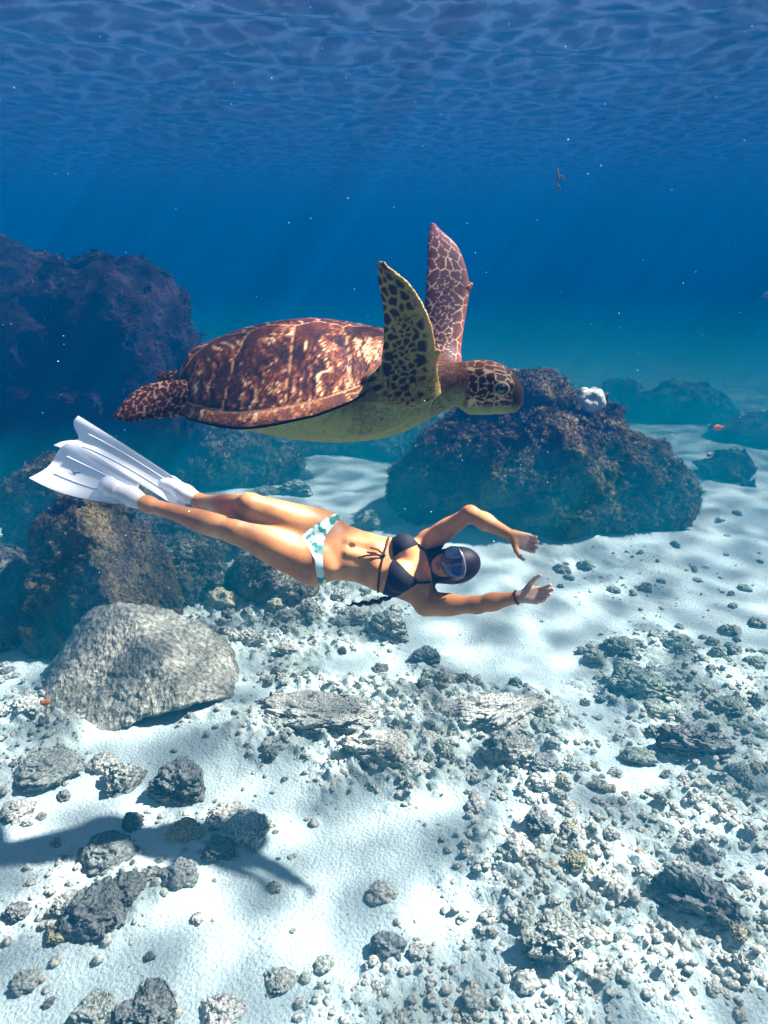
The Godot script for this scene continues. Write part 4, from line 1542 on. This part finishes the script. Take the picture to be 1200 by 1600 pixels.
const STONES := [
	[-1.061, -2.768, 0.152, 0.85, 0.80, 10, "rough", "dark", "dark pitted stone with a heavy shadow, on the bare sand below the pale slab", "dark pitted stone below the pale slab"],
	[-1.358, -2.783, 0.110, 0.90, 0.80, 40, "rough", "grey", "grey angular stone just left of the dark pitted stone below the pale slab", ""],
	[-1.503, -2.896, 0.086, 0.80, 0.50, 0, "round", "pale", "pale half-buried stone right under the pale slab's lower edge", ""],
	[-1.253, -2.309, 0.139, 0.75, 0.55, 20, "flat", "dark", "flat dark slate-like stone lying on sand at the lower left", "flat slate-like stone"],
	[-1.224, -2.527, 0.056, 1.00, 0.80, 0, "rough", "dark", "small dark stone between the flat slate-like stone and the grey angular one", ""],
	[-1.171, -1.978, 0.137, 1.00, 0.60, 70, "rough", "dark", "large jagged dark stone cluster at the lower left", "large jagged dark cluster"],
	[-1.100, -2.102, 0.095, 0.90, 0.60, 30, "rough", "dark", "jagged dark stone leaning on the upper end of the large dark cluster", ""],
	[-1.300, -2.022, 0.079, 0.80, 0.60, 15, "rough", "grey", "grey stone against the left flank of the large dark cluster", ""],
	[-1.283, -1.908, 0.063, 0.80, 0.50, 0, "rough", "ochre", "brownish stone at the foot of the large dark cluster", ""],
	[-0.892, -2.181, 0.086, 0.80, 0.75, 5, "round", "dark", "rounded dark boulder-like stone with pale top right of the flat slate-like stone", "pale-topped dark stone"],
	[-1.014, -2.191, 0.053, 0.90, 0.70, 50, "rough", "grey", "small rough stone touching the rounded dark stone's left side", ""],
	[-0.934, -2.445, 0.079, 0.75, 0.60, 12, "round", "ochre", "yellowish oval stone on sand near the pale coral rubble", "yellowish oval stone"],
	[-0.767, -2.565, 0.103, 0.90, 0.45, 0, "rough", "white", "whitish knobbly coral rock at the upper end of the pale coral pair", ""],
	[-0.651, -2.449, 0.118, 0.80, 0.45, -20, "rough", "white", "whitish knobbly coral rock at the lower end of the pale coral pair", "pale coral pair"],
	[-0.764, -2.350, 0.073, 1.00, 0.70, 35, "rough", "dark", "dark jagged stone tucked under the pale coral pair", ""],
	[-1.502, -2.004, 0.060, 0.70, 0.50, 0, "rough", "dark", "dark stone at the left edge beside the sand", ""],
	[-1.326, -1.726, 0.052, 0.85, 0.70, 10, "round", "grey", "smooth grey egg-shaped stone near the lower left corner", "egg-shaped grey stone"],
	[-1.024, -1.615, 0.091, 0.90, 0.50, 0, "rough", "grey", "rough grey stone cut by the bottom edge at the lower left", "rough stone at the bottom left edge"],
	[-0.818, -1.612, 0.102, 0.90, 0.50, 20, "rough", "dark", "dark rough stone cut by the bottom edge left of centre", ""],
	[-0.581, -1.618, 0.080, 0.90, 0.50, 0, "rough", "white", "whitish coral stone at the bottom edge left of centre", ""],
	[-0.392, -1.740, 0.064, 0.90, 0.45, 0, "rough", "pale", "pale crumbly stone alone on sand near the bottom", "crumbly pale stone"],
	[-0.233, -1.810, 0.037, 1.00, 0.60, 0, "round", "grey", "small grey stone alone between the crumbly stone and the pebble bed", ""],
	[-0.011, -2.099, 0.062, 0.85, 0.60, 25, "round", "pale", "pale rounded stone alone on the bare sand at the bottom centre", "lone pale rounded stone"],
	[-0.473, -2.144, 0.036, 0.80, 0.50, 0, "rough", "pale", "small pale stone alone on the shaded sand at the bottom centre", ""],
	[0.015, -1.865, 0.065, 0.90, 0.70, 0, "round", "dark", "dark round stone at the left tip of the lower pebble bed", "dark round stone tipping the pebble bed"],
	[1.298, -2.029, 0.188, 0.62, 0.50, -38, "rough", "dark", "large dark flat block with a deep shadow at the lower right", "large dark flat block"],
	[1.431, -2.278, 0.052, 1.10, 0.90, 0, "round", "dark", "dark egg-shaped stone standing behind the large flat block", ""],
	[0.665, -1.842, 0.114, 0.80, 0.60, 10, "rough", "grey", "pitted grey coral stone in the middle of the lower pebble bed", "pitted grey coral stone"],
	[0.595, -2.262, 0.071, 1.00, 0.75, 0, "round", "pale", "pale round stone between bare sand and the lower pebble bed", "pale round stone by the bed"],
	[0.716, -2.426, 0.066, 1.20, 0.80, 0, "rough", "dark", "dark spiky coral clump above the pale round stone", "dark spiky coral clump"],
	[0.795, -2.689, 0.065, 0.80, 0.70, 0, "round", "pale", "pale capped round stone near the lower end of the central rubble", "pale capped round stone"],
	[0.458, -2.591, 0.047, 1.20, 0.70, 0, "round", "pale", "pale upright oval pebble left of the capped round stone", ""],
	[0.256, -3.032, 0.064, 1.00, 0.40, 0, "round", "pale", "pale flat disc-like stone on the sand between the two crusty ledges", "pale disc-like stone"],
	[0.186, -2.832, 0.061, 0.80, 0.40, 0, "round", "white", "white stone below the pale disc between the two crusty ledges", ""],
	[-0.414, -3.265, 0.433, 0.42, 0.18, -8, "rough", "pale", "broad crusty pale ledge left of the rubble at the centre", "broad crusty ledge"],
	[-0.053, -2.974, 0.228, 0.50, 0.35, -14, "flat", "pale", "pale overhanging lip at the right end of the broad crusty ledge", ""],
	[0.603, -3.271, 0.339, 0.45, 0.26, 10, "rough", "pale", "long crusty ledge right of the pale disc at the centre", "long crusty ledge"],
	[0.670, -2.900, 0.148, 0.70, 0.50, 0, "rough", "grey", "grey block below the long crusty ledge", "grey block under the long ledge"],
	[0.824, -2.823, 0.087, 0.90, 0.50, 30, "rough", "dark", "dark jagged stone right of the grey block below the long ledge", ""],
	[0.956, -3.298, 0.064, 1.00, 0.70, 0, "round", "grey", "lone grey stone on the sand right of the long crusty ledge", ""],
	[0.024, -4.330, 0.175, 0.80, 0.75, 0, "rough", "grey", "big rough grey stone just under the diver's chest", "big grey stone under the chest"],
	[-0.252, -4.457, 0.111, 0.80, 0.80, 0, "rough", "pale", "pale rough stone left of the big grey one under the diver's chest", ""],
	[0.289, -4.025, 0.125, 0.80, 0.50, 0, "rough", "dark", "dark stone right of and below the big grey one under the diver's chest", "dark stone below the diver's chest"],
	[-0.574, -4.529, 0.108, 0.85, 0.70, 0, "rough", "pale", "pale lumpy stone right of the rounded dark boulder", "pale lumpy stone under the waist"],
	[-0.324, -4.377, 0.076, 0.90, 0.70, 0, "round", "grey", "smooth grey stone beside the pale lumpy one", ""],
	[-0.837, -4.553, 0.059, 1.00, 0.90, 0, "round", "ochre", "small round yellowish stone in front of the rounded dark boulder", "rounded dark boulder"],
	[-0.724, -4.442, 0.082, 0.80, 0.60, 0, "round", "pale", "pale flat stone in front of the rounded dark boulder", ""],
	[-0.670, -3.979, 0.079, 0.70, 0.40, 0, "round", "pale", "pale stone alone in the sand pocket below the rounded dark boulder", "pale stone in the sand pocket"],
	[1.586, -3.544, 0.221, 0.75, 0.45, -15, "rough", "green", "large greenish mound of coral rock on the right-hand sand", "greenish coral mound"],
	[1.637, -4.000, 0.124, 0.90, 0.60, 0, "rough", "green", "greenish knob at the upper left of the coral mound on the right", ""],
	[2.065, -4.093, 0.086, 0.90, 0.80, 0, "round", "green", "round greenish stone just beyond the coral mound on the right", "round stone beyond the coral mound"],
	[1.668, -2.986, 0.193, 0.55, 0.50, -22, "rough", "dark", "long dark block among the rubble at the right", "long dark block"],
	[1.388, -2.940, 0.104, 0.60, 0.40, -10, "round", "green", "greenish oval stone left of the long dark block", ""],
	[2.029, -3.297, 0.114, 0.80, 0.50, 0, "rough", "green", "greenish stone above the long dark block near the right edge", "greenish stone near the right edge"],
	[2.069, -3.152, 0.110, 0.60, 0.40, -30, "round", "green", "smooth greenish slab at the right edge above the pebble field", "smooth slab at the right edge"],
	[-1.762, -2.814, 0.185, 0.70, 0.35, 15, "flat", "grey", "layered grey crust ledge at the left edge below the pale slab", "layered crust ledge"],
	[-2.089, -3.267, 0.113, 0.80, 0.50, 0, "rough", "grey", "rough grey stone bearing the orange sponge at the left edge", "orange sponge"],
	[-1.733, -2.896, 0.086, 0.90, 0.60, 0, "rough", "dark", "dark nub rising from the layered crust ledge at the left edge", ""],
	[-1.807, -2.576, 0.094, 0.80, 0.35, 0, "rough", "pale", "pale crusty stone at the left edge below the layered ledge", ""],
	[1.819, -5.495, 0.081, 0.90, 0.80, 0, "rough", "green", "small dark tuft-like rock in front of the huge algae boulder", "dark tuft-like rock"],
	[1.661, -3.327, 0.115, 0.70, 0.40, -20, "round", "green", "low greenish stone in front of the coral mound", ""],
	[-1.807, -4.819, 0.232, 0.80, 0.70, 0, "rough", "green", "shaggy greenish stone between the brown pyramid and the rounded dark boulder", "shaggy greenish stone"],
	[-1.461, -5.094, 0.162, 0.80, 0.70, 20, "rough", "dark", "dark stone behind the rounded dark boulder's left side", ""],
	[-1.288, -4.695, 0.152, 0.60, 0.60, -30, "round", "ochre", "ochre slanted stone left of the rounded dark boulder", "ochre slanted stone"],
	[-1.375, -4.177, 0.206, 0.60, 0.50, -20, "rough", "dark", "long dark stone lying in front of the brown pyramid's right foot", "long dark stone by the pyramid"],
	[-0.954, -4.132, 0.114, 0.80, 0.50, 0, "rough", "grey", "grey stone at the edge of the rubble right of the pale slab", "grey stone right of the pale slab"],
	[-1.088, -8.236, 0.181, 0.70, 0.60, 0, "rough", "green", "hazy dark stone alone on the far sand under the turtle", ""],
	[-1.035, -7.413, 0.225, 0.60, 0.50, 0, "rough", "green", "hazy low stone behind the diver's thighs", ""],
	[-1.385, -7.394, 0.187, 0.50, 0.30, 0, "round", "green", "hazy flat stone on the far sand above the diver's knee", ""],
	[-0.100, -6.509, 0.234, 0.70, 0.50, 0, "rough", "green", "hazy brownish stone just above the diver's waist", ""],
]
const BEDS := [
	["the loose pebble bed at the lower right", [Vector2(0.41, -2.88), Vector2(0.93, -2.93), Vector2(2.10, -2.98), Vector2(1.33, -1.55), Vector2(-0.09, -1.55), Vector2(0.10, -1.82), Vector2(0.45, -2.04)], 118, 0.018, 0.056, ["pale", "grey", "pale", "grey", "ochre"]],
	["the rubble field at the right edge", [Vector2(1.35, -4.10), Vector2(2.96, -4.56), Vector2(2.07, -2.93), Vector2(1.14, -2.93)], 50, 0.030, 0.085, ["green", "grey", "green", "dark"]],
	["the dark rubble between the brown pyramid and the diver", [Vector2(-2.44, -6.13), Vector2(-0.78, -6.30), Vector2(0.10, -4.72), Vector2(0.08, -3.78), Vector2(-0.76, -3.78), Vector2(-1.76, -4.51)], 62, 0.035, 0.105, ["green", "dark", "grey", "pale"]],
	["the crusty rubble at the centre", [Vector2(-0.85, -3.78), Vector2(1.10, -3.78), Vector2(0.89, -2.76), Vector2(0.13, -2.69), Vector2(-0.63, -2.95)], 44, 0.022, 0.070, ["grey", "pale", "green"]],
	["the crust at the left edge", [Vector2(-2.58, -3.86), Vector2(-2.08, -3.71), Vector2(-1.49, -2.52), Vector2(-1.84, -2.48)], 14, 0.020, 0.050, ["grey", "pale", "dark"]],
	["the open sand at the lower left", [Vector2(-1.88, -2.56), Vector2(-0.41, -2.88), Vector2(-0.18, -1.59), Vector2(-1.35, -1.59)], 20, 0.012, 0.030, ["grey", "pale", "dark"]],
	["the far sand right of the diver's hands", [Vector2(1.56, -5.51), Vector2(4.32, -7.08), Vector2(2.96, -4.56), Vector2(1.31, -4.27)], 22, 0.030, 0.090, ["green", "grey"]],
]


# ---------------------------------------------------------------- stones
func stone_mesh(kind: String, sd: float) -> ArrayMesh:
	var st := SurfaceTool.new()
	# a cube pushed out to a ball, then knocked about
	var res := 15 if kind == "round" else 24
	var v := PackedVector3Array()
	var n := PackedVector3Array()
	var idx := PackedInt32Array()
	var shape := func(d: Vector3) -> Vector3:
		var o := Vector3(sd * 3.1, sd * 1.7, -sd * 2.3)
		var r := 1.0 + 0.42 * n_low.get_noise_3dv(d * 2.2 + o)
		if kind == "round":
			r += 0.10 * n_mid.get_noise_3dv(d * 0.5 + o)
		elif kind == "rough":
			r += 0.34 * n_mid.get_noise_3dv(d * 0.75 + o) + 0.20 * (n_ridge.get_noise_3dv(d * 0.9 + o) - 0.3) + 0.07 * n_fine.get_noise_3dv(d * 0.6 + o)
		else:
			r += 0.22 * n_mid.get_noise_3dv(d * 0.6 + o) + 0.14 * (n_ridge.get_noise_3dv(d * 0.7 + o) - 0.3) + 0.05 * n_fine.get_noise_3dv(d * 0.5 + o)
		var p := d * r
		if kind != "round":
			# broken faces
			for f in 4:
				var fd := Vector3(sin(sd * 5.1 + f * 2.3), 0.4 * cos(sd * 3.3 + f), cos(sd * 5.1 + f * 2.3)).normalized()
				var over := p.dot(fd) - 0.74
				if over > 0.0:
					p -= fd * over * 0.75
		return p
	for face in 6:
		var ax: Vector3 = [Vector3.RIGHT, Vector3.LEFT, Vector3.UP, Vector3.DOWN, Vector3.BACK, Vector3.FORWARD][face]
		var s := Vector3(ax.y, ax.z, ax.x)
		var t := ax.cross(s)
		var base := v.size()
		for i in res + 1:
			for j in res + 1:
				var a := tan((2.0 * i / res - 1.0) * PI / 4.0)
				var b := tan((2.0 * j / res - 1.0) * PI / 4.0)
				var d := (ax + s * a + t * b).normalized()
				var p: Vector3 = shape.call(d)
				var e1 := d.cross(Vector3(0.3, 0.9, 0.2)).normalized() * 0.02
				var e2 := d.cross(e1).normalized() * 0.02
				var nn: Vector3 = ((shape.call((d + e1).normalized()) as Vector3) - p).cross((shape.call((d + e2).normalized()) as Vector3) - p).normalized()
				v.append(p)
				n.append(nn if nn.dot(d) > 0 else -nn)
		for i in res:
			for j in res:
				var k := base + i * (res + 1) + j
				idx.append_array([k, k + 1, k + res + 1, k + 1, k + res + 2, k + res + 1])
	return to_mesh([v, n, idx])


var stone_kinds := {}
var placed_stones := []


func lay_stone(called: String, x: float, z: float, r: float, aspect: float, tall: float, yaw: float, kind: String, tone: String, label: String, group: String) -> MeshInstance3D:
	if not stone_kinds.has(kind):
		stone_kinds[kind] = []
		for i in (9 if kind == "rough" else 6):
			stone_kinds[kind].append(stone_mesh(kind, 1.0 + i * 1.37 + kind.length()))
	var list: Array = stone_kinds[kind]
	var o := MeshInstance3D.new()
	o.name = numbered(called)
	o.mesh = list[rng.randi() % list.size()]
	o.material_override = M["stone_" + tone]
	var h := r * tall
	o.position = Vector3(x, ground(x, z) + h * (0.0 if called == "rubble_stone" else 0.14), z)
	o.rotation = Vector3(rng.randf_range(-0.12, 0.12), deg_to_rad(yaw), rng.randf_range(-0.12, 0.12))
	o.scale = Vector3(r, h, r * aspect)
	add_child(o)
	tag(o, label, "stone", group)
	placed_stones.append([x, z, r, label])
	return o


func build_stones() -> void:
	for q in STONES:
		lay_stone("stone", q[0], q[1], q[2], q[3], q[4], q[5], q[6], q[7], q[8], "")
	var heroes := []
	for q in STONES:
		if q[9]:
			heroes.append([q[0], q[1], q[2], q[9]])
	var used := {}
	var words := {"pale": "pale", "grey": "grey", "green": "greenish", "dark": "dark", "ochre": "yellowish", "white": "white"}
	for q in BEDS:
		var poly: Array = q[1]
		var lo := Vector2(1e9, 1e9)
		var hi := -lo
		for p: Vector2 in poly:
			lo = lo.min(p)
			hi = hi.max(p)
		var made := 0
		var tries := 0
		while made < q[2] and tries < 6000:
			tries += 1
			var p := Vector2(rng.randf_range(lo.x, hi.x), rng.randf_range(lo.y, hi.y))
			if in_outline(p, poly) < 0.0:
				continue
			if n_mid.get_noise_2d(p.x * 0.8, p.y * 0.8) < rng.randf_range(-0.6, 0.05) - 0.15:
				continue
			var r: float = lerpf(q[3], q[4], pow(rng.randf(), 2.0))
			var clear := true
			for s in placed_stones:
				if Vector2(s[0], s[1]).distance_to(p) < 0.72 * (s[2] + r):
					clear = false
					break
			if not clear:
				continue
			made += 1
			var tone: String = q[5][rng.randi() % q[5].size()]
			var roundish := rng.randf() < 0.6
			var near = heroes[0]
			var nd := 1e9
			for s in heroes:
				var d := Vector2(s[0], s[1]).distance_to(p)
				if d < nd:
					nd = d
					near = s
			var dx: float = p.x - near[0]
			var dz: float = p.y - near[1]
			var side := ("right of" if dx > 0 else "left of") if absf(dx) > absf(dz) else ("in front of" if dz > 0 else "behind")
			var size := "small" if r < lerpf(q[3], q[4], 0.2) else ("middling" if r < lerpf(q[3], q[4], 0.55) else "large")
			var gap: float = nd - near[2] - r
			var how := "touching, " if gap < 0.03 else ("close, " if gap < 0.12 else ("" if gap < 0.25 else "well "))
			var label := "%s %s %s stone %s%s the %s" % [size, words[tone], "rounded" if roundish else "rough", how, side, near[3]]
			var turns := 0
			while used.has(label) and turns < 6:   # the same words once more: say how it stands to the next landmark too
				turns += 1
				var order := heroes.duplicate()
				order.sort_custom(func(a, b): return Vector2(a[0], a[1]).distance_squared_to(p) < Vector2(b[0], b[1]).distance_squared_to(p))
				var o2 = order[turns]
				var ex: float = p.x - o2[0]
				var ez: float = p.y - o2[1]
				label = "%s %s stone %s the %s, %s the %s" % [size, words[tone], side, near[3], ("right of" if ex > 0 else "left of") if absf(ex) > absf(ez) else ("in front of" if ez > 0 else "behind"), o2[3]]
				if label.split(" ").size() > 16:
					label = "%s %s stone %s the %s" % [size, words[tone], side, o2[3]]
			used[label] = true
			lay_stone("rubble_stone", p.x, p.y, r, rng.randf_range(0.6, 1.0), rng.randf_range(0.5, 0.85), rng.randf_range(0, 360), "round" if roundish else "rough", tone, label, "stones of " + q[0])
	# grit too small to count
	var grit := MultiMesh.new()
	grit.transform_format = MultiMesh.TRANSFORM_3D
	grit.use_colors = false
	grit.mesh = stone_mesh_small()
	var spots := []
	var guard := 0
	while spots.size() < 9000 and guard < 90000:
		guard += 1
		var z := -1.45 - 5.5 * pow(rng.randf(), 1.6)
		var x := rng.randf_range(-1.0, 1.0) * (0.75 + 0.68 * absf(z))
		var c := crust(x, z)
		if rng.randf() > 0.012 + 0.9 * c:
			continue
		var r := rng.randf_range(0.003, 0.006) + 0.020 * pow(rng.randf(), 3.0)
		var b := Basis.from_euler(Vector3(rng.randf() * TAU, rng.randf() * TAU, 0)).scaled(Vector3(1.0, rng.randf_range(0.35, 0.8), rng.randf_range(0.6, 1.3))) * r
		spots.append(Transform3D(b, Vector3(x, ground(x, z) + r * 0.25, z)))
	grit.instance_count = spots.size()
	for i in spots.size():
		grit.set_instance_transform(i, spots[i])
	var go := MultiMeshInstance3D.new()
	go.name = "grit"
	go.multimesh = grit
	go.material_override = M.stone_pale
	add_child(go)
	tag(go, "loose grit and shell fragments strewn over the sand and rubble", "grit")
	go.set_meta("kind", "stuff")


func stone_mesh_small() -> ArrayMesh:
	var v := PackedVector3Array()
	var n := PackedVector3Array()
	var idx := PackedInt32Array()
	for i in 5:
		for j in 8:
			var th := PI * i / 4.0
			var ph := TAU * j / 8.0
			var d := Vector3(sin(th) * cos(ph), cos(th), sin(th) * sin(ph))
			v.append(d * (1.0 + 0.5 * n_low.get_noise_3dv(d * 3.0)))
			n.append(d)
	for i in 4:
		for j in 8:
			var a := i * 8 + j
			var b := i * 8 + (j + 1) % 8
			idx.append_array([a, b, a + 8, b, b + 8, a + 8])
	return to_mesh([v, n, idx])


# ---------------------------------------------------------------- small life and drifting specks
func fish_mesh(long: float) -> ArrayMesh:
	var b := [ell(Vector3(0, 0, 0), Vector3(0.5, 0.26, 0.11) * long, Basis(), 0.02), cap(Vector3(-0.42, 0, 0) * long, Vector3(-0.52, 0, 0) * long, 0.06 * long, 0.05 * long, 0.03)]
	b.append(ell(Vector3(-0.64, 0.1, 0) * long, Vector3(0.16, 0.06, 0.02) * long, Basis.from_euler(Vector3(0, 0, -0.7)), 0.01))
	b.append(ell(Vector3(-0.64, -0.1, 0) * long, Vector3(0.16, 0.06, 0.02) * long, Basis.from_euler(Vector3(0, 0, 0.7)), 0.01))
	b.append(ell(Vector3(0.0, 0.26, 0) * long, Vector3(0.25, 0.07, 0.02) * long, Basis(), 0.01))
	return to_mesh(nets(b, long * 0.035))


func build_small_life() -> void:
	for q in [["fish", Vector3(3.30, 1.02, -6.5), 0.11, "fish_orange", "small orange fish hovering over the far right sand", 200.0], ["fish", Vector3(2.68, 1.07, -5.3), 0.05, "fish_dark", "tiny dark fish below the orange fish at the right", 20.0],
		["fish", Vector3(2.0, 0.75, -3.8), 0.035, "snow", "tiny pinkish fish above the rubble at the right edge", 160.0]]:
		var f := thing(q[0], q[4], "fish", q[1])
		f.rotation_degrees = Vector3(0, q[5], 0)
		part("body", fish_mesh(q[2]), M[q[3]], f)
		for s in [1.0, -1.0]:
			var sp := SphereMesh.new()
			sp.radius = 0.035 * q[2]
			sp.height = 0.07 * q[2]
			var e := part("eye", sp, M.eye_black, f)
			e.position = Vector3(0.34, 0.05, 0.075 * s) * q[2]
	# white coral head on the crest of the huge boulder
	var co := []
	for i in 26:
		var a := rng.randf() * TAU
		var h := rng.randf()
		co.append(ell(Vector3(cos(a) * 0.12 * (1.0 - 0.4 * h), 0.03 + 0.13 * h, sin(a) * 0.12 * (1.0 - 0.4 * h)), Vector3.ONE * rng.randf_range(0.035, 0.06), Basis(), 0.02))
	co.append(ell(Vector3(0, 0.06, 0), Vector3(0.11, 0.12, 0.11), Basis(), 0.02))
	var c := part("coral_head", to_mesh(nets(co, 0.012)), M.stone_white, self)
	c.position = Vector3(2.13, 1.16, -6.85)
	tag(c, "whitish coral head perched on the crest of the huge algae boulder", "coral")
	var sg := part("sponge", to_mesh(nets([ell(Vector3.ZERO, Vector3(0.022, 0.018, 0.02), Basis(), 0.01), ell(Vector3(0.015, 0.008, 0), Vector3(0.014, 0.014, 0.014), Basis(), 0.01), ell(Vector3(-0.012, 0.01, 0.008), Vector3(0.012, 0.015, 0.012), Basis(), 0.01)], 0.004)), M.sponge, self)
	sg.position = Vector3(-1.93, ground(-1.93, -3.2) + 0.10, -3.2)
	tag(sg, "orange sponge on a grey stone at the left edge", "sponge")
	# a jellyfish, nearly clear, out in the blue at the right
	var jb := []
	for i in 14:
		var th := PI * 0.5 * i / 13.0
		jb.append([sin(th) * 0.10, cos(th) * 0.055])
	var jv := PackedVector3Array()
	var jn := PackedVector3Array()
	var ji := PackedInt32Array()
	for i in 14:
		for k in 24:
			var a := TAU * k / 24.0
			jv.append(Vector3(cos(a) * jb[i][0], jb[i][1], sin(a) * jb[i][0]))
			jn.append(Vector3(cos(a) * jb[i][0], jb[i][1] * 2.0 + 0.01, sin(a) * jb[i][0]).normalized())
	for i in 13:
		for k in 24:
			var a := i * 24 + k
			var b := i * 24 + (k + 1) % 24
			ji.append_array([a, b, a + 24, b, b + 24, a + 24])
	var j := part("jellyfish", to_mesh([jv, jn, ji]), M.jelly, self)
	j.position = Vector3(2.62, 2.32, -4.65)
	tag(j, "faint pinkish jellyfish drifting in the blue near the right edge", "jellyfish")
	# a scrap of weed adrift
	var wd := thing("seaweed_scrap", "small torn scrap of seaweed drifting in the blue right of the flippers", "seaweed", Vector3(0.72, 2.86, -3.1))
	for q in [[Vector3(0, 0.035, 0), Vector3(0.008, 0.0, 0.004), Vector3(0.0, -0.04, 0)], [Vector3(0.006, 0.0, 0.0), Vector3(0.025, 0.006, 0.0), Vector3(0.034, -0.012, 0)], [Vector3(0.0, -0.03, 0), Vector3(0.014, -0.034, 0), Vector3(0.022, -0.046, 0)]]:
		part("frond", tube(q, [0.003, 0.0045, 0.0015], 6, 0.4, Vector3(0, 0, 1)), M.weed, wd)
	# drifting specks
	var mm := MultiMesh.new()
	mm.transform_format = MultiMesh.TRANSFORM_3D
	var sp := SphereMesh.new()
	sp.radius = 1.0
	sp.height = 2.0
	sp.radial_segments = 8
	sp.rings = 4
	mm.mesh = sp
	var n := 300
	mm.instance_count = n
	for i in n:
		var d := rng.randf_range(0.9, 5.5)
		var p := Vector3(rng.randf_range(-0.75, 0.75) * d, 2.5 + rng.randf_range(-0.75, 0.35) * d, -d)
		p.y = clampf(p.y, 0.4, 3.6)
		var r := rng.randf_range(0.0006, 0.0017) * (0.6 + 0.25 * d)
		mm.set_instance_transform(i, Transform3D(Basis.from_euler(Vector3(rng.randf() * 6.0, rng.randf() * 6.0, 0)).scaled(Vector3(1.0, rng.randf_range(0.5, 1.0), rng.randf_range(0.6, 1.6)) * r), p))
	var so := MultiMeshInstance3D.new()
	so.name = "drifting_specks"
	so.multimesh = mm
	so.material_override = M.snow
	add_child(so)
	tag(so, "tiny pale specks drifting everywhere in the water", "specks")
	so.set_meta("kind", "stuff")
